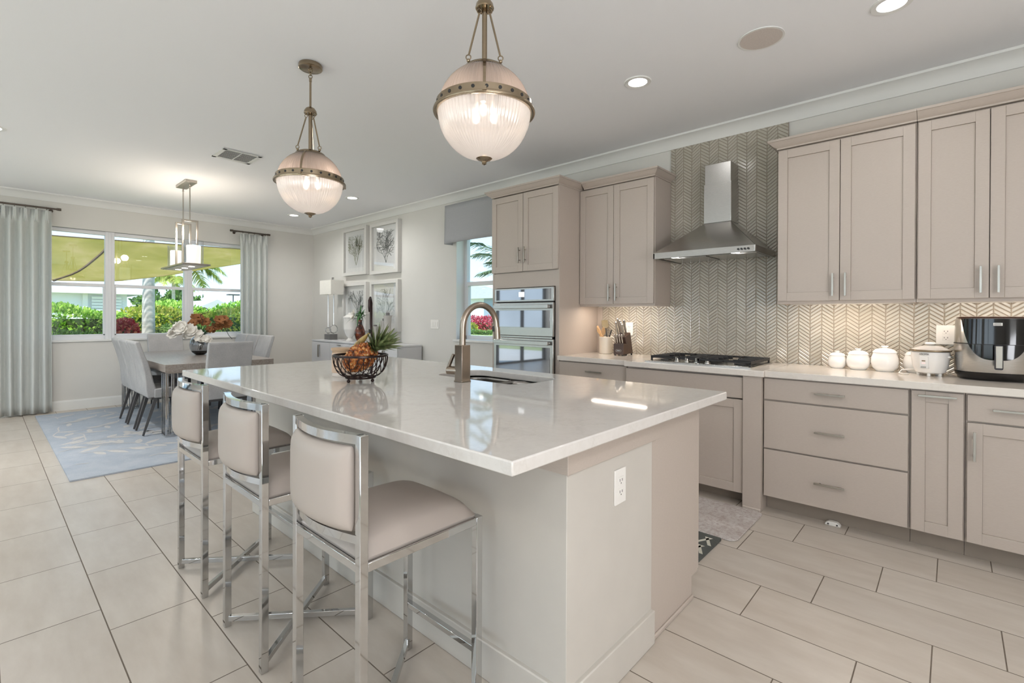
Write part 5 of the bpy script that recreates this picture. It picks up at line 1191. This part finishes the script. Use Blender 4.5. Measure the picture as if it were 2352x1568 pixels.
# ------------------------------------------------------------------ outside
grass_m = mat('lawn_grass', col(160, 168, 120), .95); k = N(grass_m); p, _ = k.pos(); f = k.noise(p, 1.2, 6, .7); k.l(k.ramp(f, (.3, col(140, 156, 96)), (.7, col(182, 184, 140))), k.b.inputs['Base Color'])
struct(MB().box(-90, -40, -.35, 40, 90, -.15).build('ground', grass_m))
def leafmat(name, c0, c1, c2):
    m = mat(name, c1, .45, spec=.3); k = N(m); oi = k.n('ShaderNodeNewGeometry'); p, _ = k.pos(); f = k.noise(p, 5, 2); wn = oi.outputs['Random Per Island']
    k.l(k.ramp(wn, (0, c0), (.5, c1), (1, c2)), k.b.inputs['Base Color'])
    tl = k.n('ShaderNodeBsdfTranslucent'); k.l(k.ramp(wn, (0, c0), (.5, c1), (1, c2)), tl.inputs[0]); mx = k.n('ShaderNodeMixShader'); mx.inputs[0].default_value = .35
    out = k.t.nodes['Material Output']; k.l(k.b.outputs[0], mx.inputs[1]); k.l(tl.outputs[0], mx.inputs[2]); k.l(mx.outputs[0], out.inputs[0]); return m
hedge_m = leafmat('hedge_leaf', col(96, 150, 40), col(150, 200, 66), col(214, 232, 132)); hedgey = leafmat('yellow_hedge_leaf', col(120, 150, 40), col(186, 196, 72), col(232, 214, 120)); redl_m = leafmat('croton_leaf', col(150, 34, 52), col(206, 74, 84), col(240, 164, 130)); dkg = leafmat('dark_leaf', col(48, 86, 36), col(78, 122, 52), col(130, 160, 80)); pinkl = leafmat('pink_leaf', col(150, 30, 60), col(206, 62, 96), col(232, 130, 140)); lowg = leafmat('low_shrub_leaf', col(70, 110, 50), col(112, 148, 70), col(160, 184, 108))
core_m = vary(mat('hedge_core', col(48, 78, 26), .9), 4, .2)
def foliage(name, label, cat, m, boxes, n, size, seed, group=None, ell_=False):
    """leafy shrub: irregular inner mass + individual leaves over its surface"""
    r = random.Random(seed); b = MB(); xs = [v for q in boxes for v in (q[0], q[1])]; ys = [v for q in boxes for v in (q[2], q[3])]; zs = [q[4] for q in boxes]
    vol = [(q[1] - q[0]) * (q[3] - q[2]) + (q[3] - q[2]) * (q[5] - q[4]) for q in boxes]; tot = sum(vol)
    for q, v in zip(boxes, vol):
        c_ = [(q[0] + q[1]) / 2, (q[2] + q[3]) / 2, (q[4] + q[5]) / 2]; h_ = [(q[1] - q[0]) / 2, (q[3] - q[2]) / 2, (q[5] - q[4]) / 2]
        b.cm = 1
        if ell_: b.sphere(c_, 1, 12, 8, [x * .8 for x in h_])
        else: b.box(q[0] + size, q[2] + size, q[4], q[1] - size, q[3] - size, q[5] - size * 1.5)
        b.cm = 0
        for i in range(int(n * v / tot)):
            if ell_:
                th, ph = r.uniform(0, 2 * PI), math.acos(r.uniform(-.6, 1)); dn = Vector((math.sin(ph) * math.cos(th), math.sin(ph) * math.sin(th), math.cos(ph))); p0 = Vector([c_[k_] + h_[k_] * dn[k_] * r.uniform(.82, 1.05) for k_ in range(3)])
            else:
                f_ = r.random(); A_ = (h_[1] * h_[2] * 2, h_[0] * h_[2] * 2, h_[0] * h_[1]); tt = sum(A_); f_ *= tt
                ax = 0 if f_ < A_[0] else 1 if f_ < A_[0] + A_[1] else 2; sg = 1 if ax == 2 else r.choice((-1, 1)); w_ = [r.uniform(-1, 1) for _ in range(3)]; w_[ax] = sg; dn = Vector([0, 0, 0]); dn[ax] = sg
                bump_ = size * (1.2 * math.sin(3.1 * (w_[1] * h_[1]) + seed) + r.uniform(-1.4, .8)); p0 = Vector([c_[k_] + h_[k_] * w_[k_] for k_ in range(3)]) + dn * bump_
            d = (dn + Vector((r.uniform(-.9, .9), r.uniform(-.9, .9), r.uniform(-.3, .9)))).normalized(); s_ = d.cross(Vector((r.uniform(-1, 1), r.uniform(-1, 1), r.uniform(-1, 1)))).normalized(); L = size * r.uniform(.8, 1.4); w2 = L * .32; nn = d.cross(s_)
            b.add([p0, p0 + d * L * .5 + s_ * w2 + nn * w2 * .3, p0 + d * L, p0 + d * L * .5 - s_ * w2 + nn * w2 * .3], [(0, 1, 2), (0, 2, 3)])
    return tag(b.build(name, [m, core_m]), label, cat, group)
foliage('hedge', 'clipped bright green hedge outside the left panes of the big window', 'hedge', hedge_m, [(-13.1, -12.3, -.6, 1.95, -.15, 1.30)], 9000, .075, 1)
foliage('low_shrub', 'low trimmed ground shrub in front of the bright green hedge', 'shrub', lowg, [(-11.6, -11.1, .2, 1.45, -.15, .93)], 2600, .04, 2)
foliage('croton', 'red leaved croton bush left of the palm trunk', 'shrub', redl_m, [(-11.95, -11.45, 1.66, 2.06, .35, 1.16)], 1100, .075, 3, ell_=True)
foliage('hedge', 'yellow-green hedge outside, right of the palm trunk', 'hedge', hedgey, [(-15.0, -14.2, 2.3, 4.9, -.15, 1.32)], 8000, .075, 4)
foliage('low_shrub', 'light green shrub at the foot of the palm trunk', 'shrub', lowg, [(-12.7, -12.1, 2.62, 3.6, -.15, 1.02)], 2400, .06, 5)
foliage('hedge', 'tall mid-green hedge far outside behind the yellow-green one', 'hedge', hedge_m, [(-19, -18, 3.6, 7.4, -.15, 1.48)], 6000, .11, 6)
foliage('shrub_mass', 'wooded tree line far beyond the neighbouring roofs', 'trees', dkg, [(-52, -48, 9.5, 12.8, -.1, 2.7)], 2500, .35, 7)
# palm trunk
bark = mat('royal_palm_bark', col(196, 190, 188), .8); k = N(bark); p, (X, Y, Z) = k.pos(); f = k.noise(p, 4, 5, .6, (1, 1, 5)); k.l(k.ramp(f, (.25, col(176, 168, 164)), (.75, col(222, 218, 214))), k.b.inputs['Base Color']); k.bump(k.math('SINE', k.math('MULTIPLY', Z, 30)), .25, .01)
def frond(b, base, d, L, seed, droop=.5, nl=22, lw=.02, ll=.4):
    r = random.Random(seed); d = Vector(d).normalized(); P = []
    for i in range(nl + 1): t = i / nl; P.append(Vector(base) + d * L * t + Vector((0, 0, -droop * L * t * t)))
    b.tube(P, [.018 * (1 - .8 * i / nl) for i in range(nl + 1)], 5)
    for i in range(2, nl + 1):
        t = i / nl; tg = (P[i] - P[i - 1]).normalized(); s_ = tg.cross(Vector((0, 0, 1))).normalized(); l_ = ll * math.sin(PI * (.15 + .8 * t)) ** .7
        for sg in (-1, 1):
            for jj in (0, .5):
                o_ = P[i - 1].lerp(P[i], jj); e = o_ + (s_ * sg * .75 + tg * .75 + Vector((0, 0, r.uniform(-.45, .1)))).normalized() * l_ * r.uniform(.85, 1.1); w_ = tg * lw * .5
                mid_ = (o_ + e) / 2 + Vector((0, 0, .04 * l_)); b.add([o_ - w_, o_ + w_, mid_ + w_ * .9, e + Vector((0, 0, -.12 * l_)), mid_ - w_ * .9], [(0, 1, 2, 3, 4)])
palm_l = leafmat('palm_leaf', col(120, 150, 60), col(170, 186, 84), col(226, 216, 130)); palm_d = leafmat('dark_palm_leaf', col(56, 84, 60), col(84, 112, 80), col(140, 154, 112))
def palm(name, label, x, y, zb, h, r0, fr, L, m, seed, ll=.4, droop=.6, group=None, lw=.035, nl=22):
    t = thing(name, label, 'palm tree', (x, y, zb), group=group); r = random.Random(seed)
    MB().lathe([(r0 * 1.35, 0), (r0 * 1.1, h * .12), (r0, h * .4), (r0 * .9, h * .9), (r0 * .6, h)], (x, y, zb), 28, closed=True).build('trunk', bark, t, smooth=True)
    b = MB()
    for i in range(fr): a = 2 * PI * i / fr + r.uniform(-.2, .2); frond(b, (x, y, zb + h - .03), (math.cos(a), math.sin(a), r.uniform(.15, 1.3)), L * r.uniform(.8, 1.1), seed * 50 + i, droop, nl, lw, ll)
    b.build('fronds', m, t, smooth=False); return t
palm('palm_tree', 'thick pale grey royal palm trunk directly outside the big window', -12.7, 2.41, -.15, 5.2, .108, 9, 2.4, palm_l, 3, .6, .5)
palm('palm_tree', 'feathery green palm seen between the window panes under the sail', -15.2, 3.72, -.15, 2.75, .07, 13, 1.15, palm_l, 5, .42, .75)
palm('palm_tree', 'small distant fan palm above the far hedge', -52, 18.2, -.15, 4.3, .14, 13, 1.1, palm_l, 7, .6, .7)
palm('palm_tree', 'leaning young palm between the neighbouring houses', -26, 5.85, -.15, 3.1, .07, 11, 1.0, palm_l, 9, .45, .8)
palm('palm_tree', 'dark feathery palm outside the narrow window', -6.55, 7.9, -.15, 2.05, .09, 13, 2.3, palm_d, 12, .42, .45, lw=.016, nl=40)
palm('palm_tree', 'tall dark palm arching across the top of the narrow window', -8.2, 10.1, -.15, 4.3, .1, 12, 2.5, palm_d, 15, .45, .6, lw=.018, nl=36)
# shade sail
sail_m = mat('sail_fabric', col(166, 156, 86), .8); k = N(sail_m); p, _ = k.pos(); f = k.noise(p, 1.6, 5, .6, (1, 1, 2)); g = k.noise(p, 3, 4, .6)
ramp_ = k.ramp(f, (.3, col(146, 142, 60)), (.55, col(166, 156, 82)), (.75, col(190, 172, 122))); k.l(ramp_, k.b.inputs['Base Color'])
tl = k.n('ShaderNodeBsdfTranslucent'); k.l(ramp_, tl.inputs[0]); mx = k.n('ShaderNodeMixShader'); mx.inputs[0].default_value = .5; k.l(k.b.outputs[0], mx.inputs[1]); k.l(tl.outputs[0], mx.inputs[2]); k.l(mx.outputs[0], k.t.nodes['Material Output'].inputs[0])
SL = thing('shade_sail', 'olive yellow shade sail stretched outside the upper window panes', 'shade sail', (-10.4, 1.8, 1.8))
b = MB(); nu = 30
def sf(u, v):   # u along y, v from lower (near) edge to the upper (far) edge
    y = -1.2 + 5.6 * u; ylo = [( -1.2, 1.74), (.75, 1.785), (1.5, 1.82), (2.2, 1.97), (2.9, 2.16), (3.5, 2.31), (4.4, 2.46)]
    for (a, za), (c_, zc_) in zip(ylo, ylo[1:]):
        if y <= c_ + 1e-6: zl = za + (zc_ - za) * (y - a) / (c_ - a); break
    zu = 2.50 + .015 * y; x = -10.35 - .9 * v - .1 * math.sin(PI * v)
    zu2 = 1.27 + (zu - 1.27) * (10.35 + .9) / 10.35; return (x, y * (1 + .087 * v), zl + (zu2 - zl) * v - .06 * math.sin(PI * v) + .015 * math.sin(6 * u + 9 * v))
b.grid(sf, nu, 10); b.build('fabric', sail_m, SL, smooth=True, solid=.006)
dkm = vary(mat('sail_seam', col(92, 74, 52), .8), 9, .05)
MB().tube([Vector(sf(.47 + .0 * t - .12 * (1 - t) ** 1.6, t)) + Vector((.012, 0, 0)) for t in [i / 10 for i in range(11)]], .018, 6).build('seam', dkm, SL, smooth=True)
MB().tube([Vector(sf(u / 20, 1.0)) for u in range(21)], .012, 6).build('edge_cord', dkm, SL, smooth=True)
# neighbouring houses
stucco = vary(mat('white_stucco', col(226, 230, 236), .85), 3, .02); roofm = vary(mat('grey_shingle', col(190, 192, 196), .9), 2, .06, stretch=(1, 1, 8)); shut = vary(mat('white_shutter', col(226, 228, 230), .6), 3, .02); bluish = vary(mat('blue_grey_stucco', col(150, 166, 186), .85), 3, .02)
Hh = thing('house', 'white stucco neighbour house with a grey roof behind the green hedge', 'house', (-29, 0, -.15))
MB().box(-36, -14, -.15, -27, 4.35, 2.28).build('wall', stucco, Hh)
q = MB().prism([(-26.68, 2.18), (-26.68, 2.40), (-31.5, 4.0), (-36.7, 2.40), (-36.7, 2.18)], 'y', -14.5, 4.9); q.build('roof', roofm, Hh)
MB().box(-26.68, -14.5, 2.16, -26.6, 4.9, 2.40).box(-36.7, 4.85, 2.16, -26.6, 4.93, 2.30).build('fascia', trim_m, Hh)
q = MB()
for i in range(9): q.bar((-26.93, 3.15, .95 + i * .13), (-26.93, 4.15, .95 + i * .13), .03, .11)
q.build('shutter', shut, Hh)
MB().box(-27.0, 2.86, -.15, -26.85, 3.02, 2.28).build('downpipe_column', trim_m, Hh)
H2 = thing('house', 'distant white house with a low gabled roof beyond the hedges', 'house', (-40, 12, -.15))
MB().box(-44, 10.0, -.15, -38, 12.2, 1.65).build('wall', stucco, H2); MB().prism([(9.5, 1.6), (11.0, 2.35), (12.6, 1.6)], 'x', -44.3, -37.6).build('roof', roofm, H2)
H3 = thing('house', 'white house wall beyond the pink shrubs outside the narrow window', 'house', (-36, 36, -.15))
MB().box(-44, 33.5, -.15, -34.3, 40, 3.0).build('wall', stucco, H3); MB().box(-34.3, 33.5, -.15, -30, 40, 3.0).build('wing', bluish, H3); MB().prism([(-44.6, 3.0), (-29.5, 3.0), (-37, 5.2)], 'y', 33, 41).build('roof', roofm, H3)
foliage('pink_shrub', 'pink leaved shrub row outside the narrow window', 'shrub', pinkl, [(-30.4, -26.0, 27.75, 28.5, -.15, .93)], 2600, .16, 21)
foliage('croton', 'small yellow croton in front of the pink shrubs', 'shrub', hedgey, [(-29.2, -28.2, 26.5, 26.95, -.15, .62)], 500, .14, 22, ell_=True)
foliage('low_shrub', 'low green shrub row edging the lawn outside the narrow window', 'shrub', lowg, [(-31.5, -25.5, 25.5, 25.95, -.15, .2)], 1500, .12, 23)
# parked blue car
CR = thing('car', 'blue car parked beyond the window behind the darkened blossoms', 'car', (-21, 7.2, -.15)); carb = vary(mat('car_blue', col(74, 96, 160), .15, .3), 2, .03)
prof_c = [(5.35, .1), (5.35, .62), (5.6, .80), (6.1, .92), (6.6, 1.14), (7.1, 1.24), (8.2, 1.24), (8.9, .95), (9.4, .85), (9.5, .1)]
MB().prism(prof_c, 'x', -21.9, -20.2).build('car_body', carb, CR, bevel=.08, seg=3)
MB().prism([(6.35, .93), (6.7, 1.12), (7.1, 1.19), (8.1, 1.19), (8.6, .95)], 'x', -20.21, -20.18).build('side_window', oven_gl, CR)
for y in (6.1, 8.7): MB().cyl((-20.4, y, .17), (-20.15, y, .17), .32, 24).build('wheel', black_m, CR, bevel=.02)
t = thing('street_lamp', 'thin street lamp rising above the far hedge', 'street lamp', (-52, 16.6, -.15))
MB().cyl((-52, 16.6, -.15), (-52, 16.6, 3.2), .05, 8).build('pole', darkleg_m, t); MB().box(-52.3, 16.1, 3.2, -51.7, 17.1, 3.32).build('lamp_head', darkleg_m, t)
# patio side, seen only in reflections
pave = vary(mat('patio_paving', col(214, 210, 204), .8), 1.5, .06)
struct(MB().box(-15.2, -7.6, -.15, XW - .2, -1.0, -.06).build('floor_patio', pave))
foliage('hedge', 'green hedge beyond the patio left of the big window', 'hedge', hedge_m, [(-16.2, -15.6, -9, -1.0, -.15, .9)], 4000, .1, 33)
foliage('hedge', 'green hedge along the patio behind the camera', 'hedge', hedge_m, [(-8, 3, -8.8, -8.1, -.15, 1.1)], 4000, .1, 31)
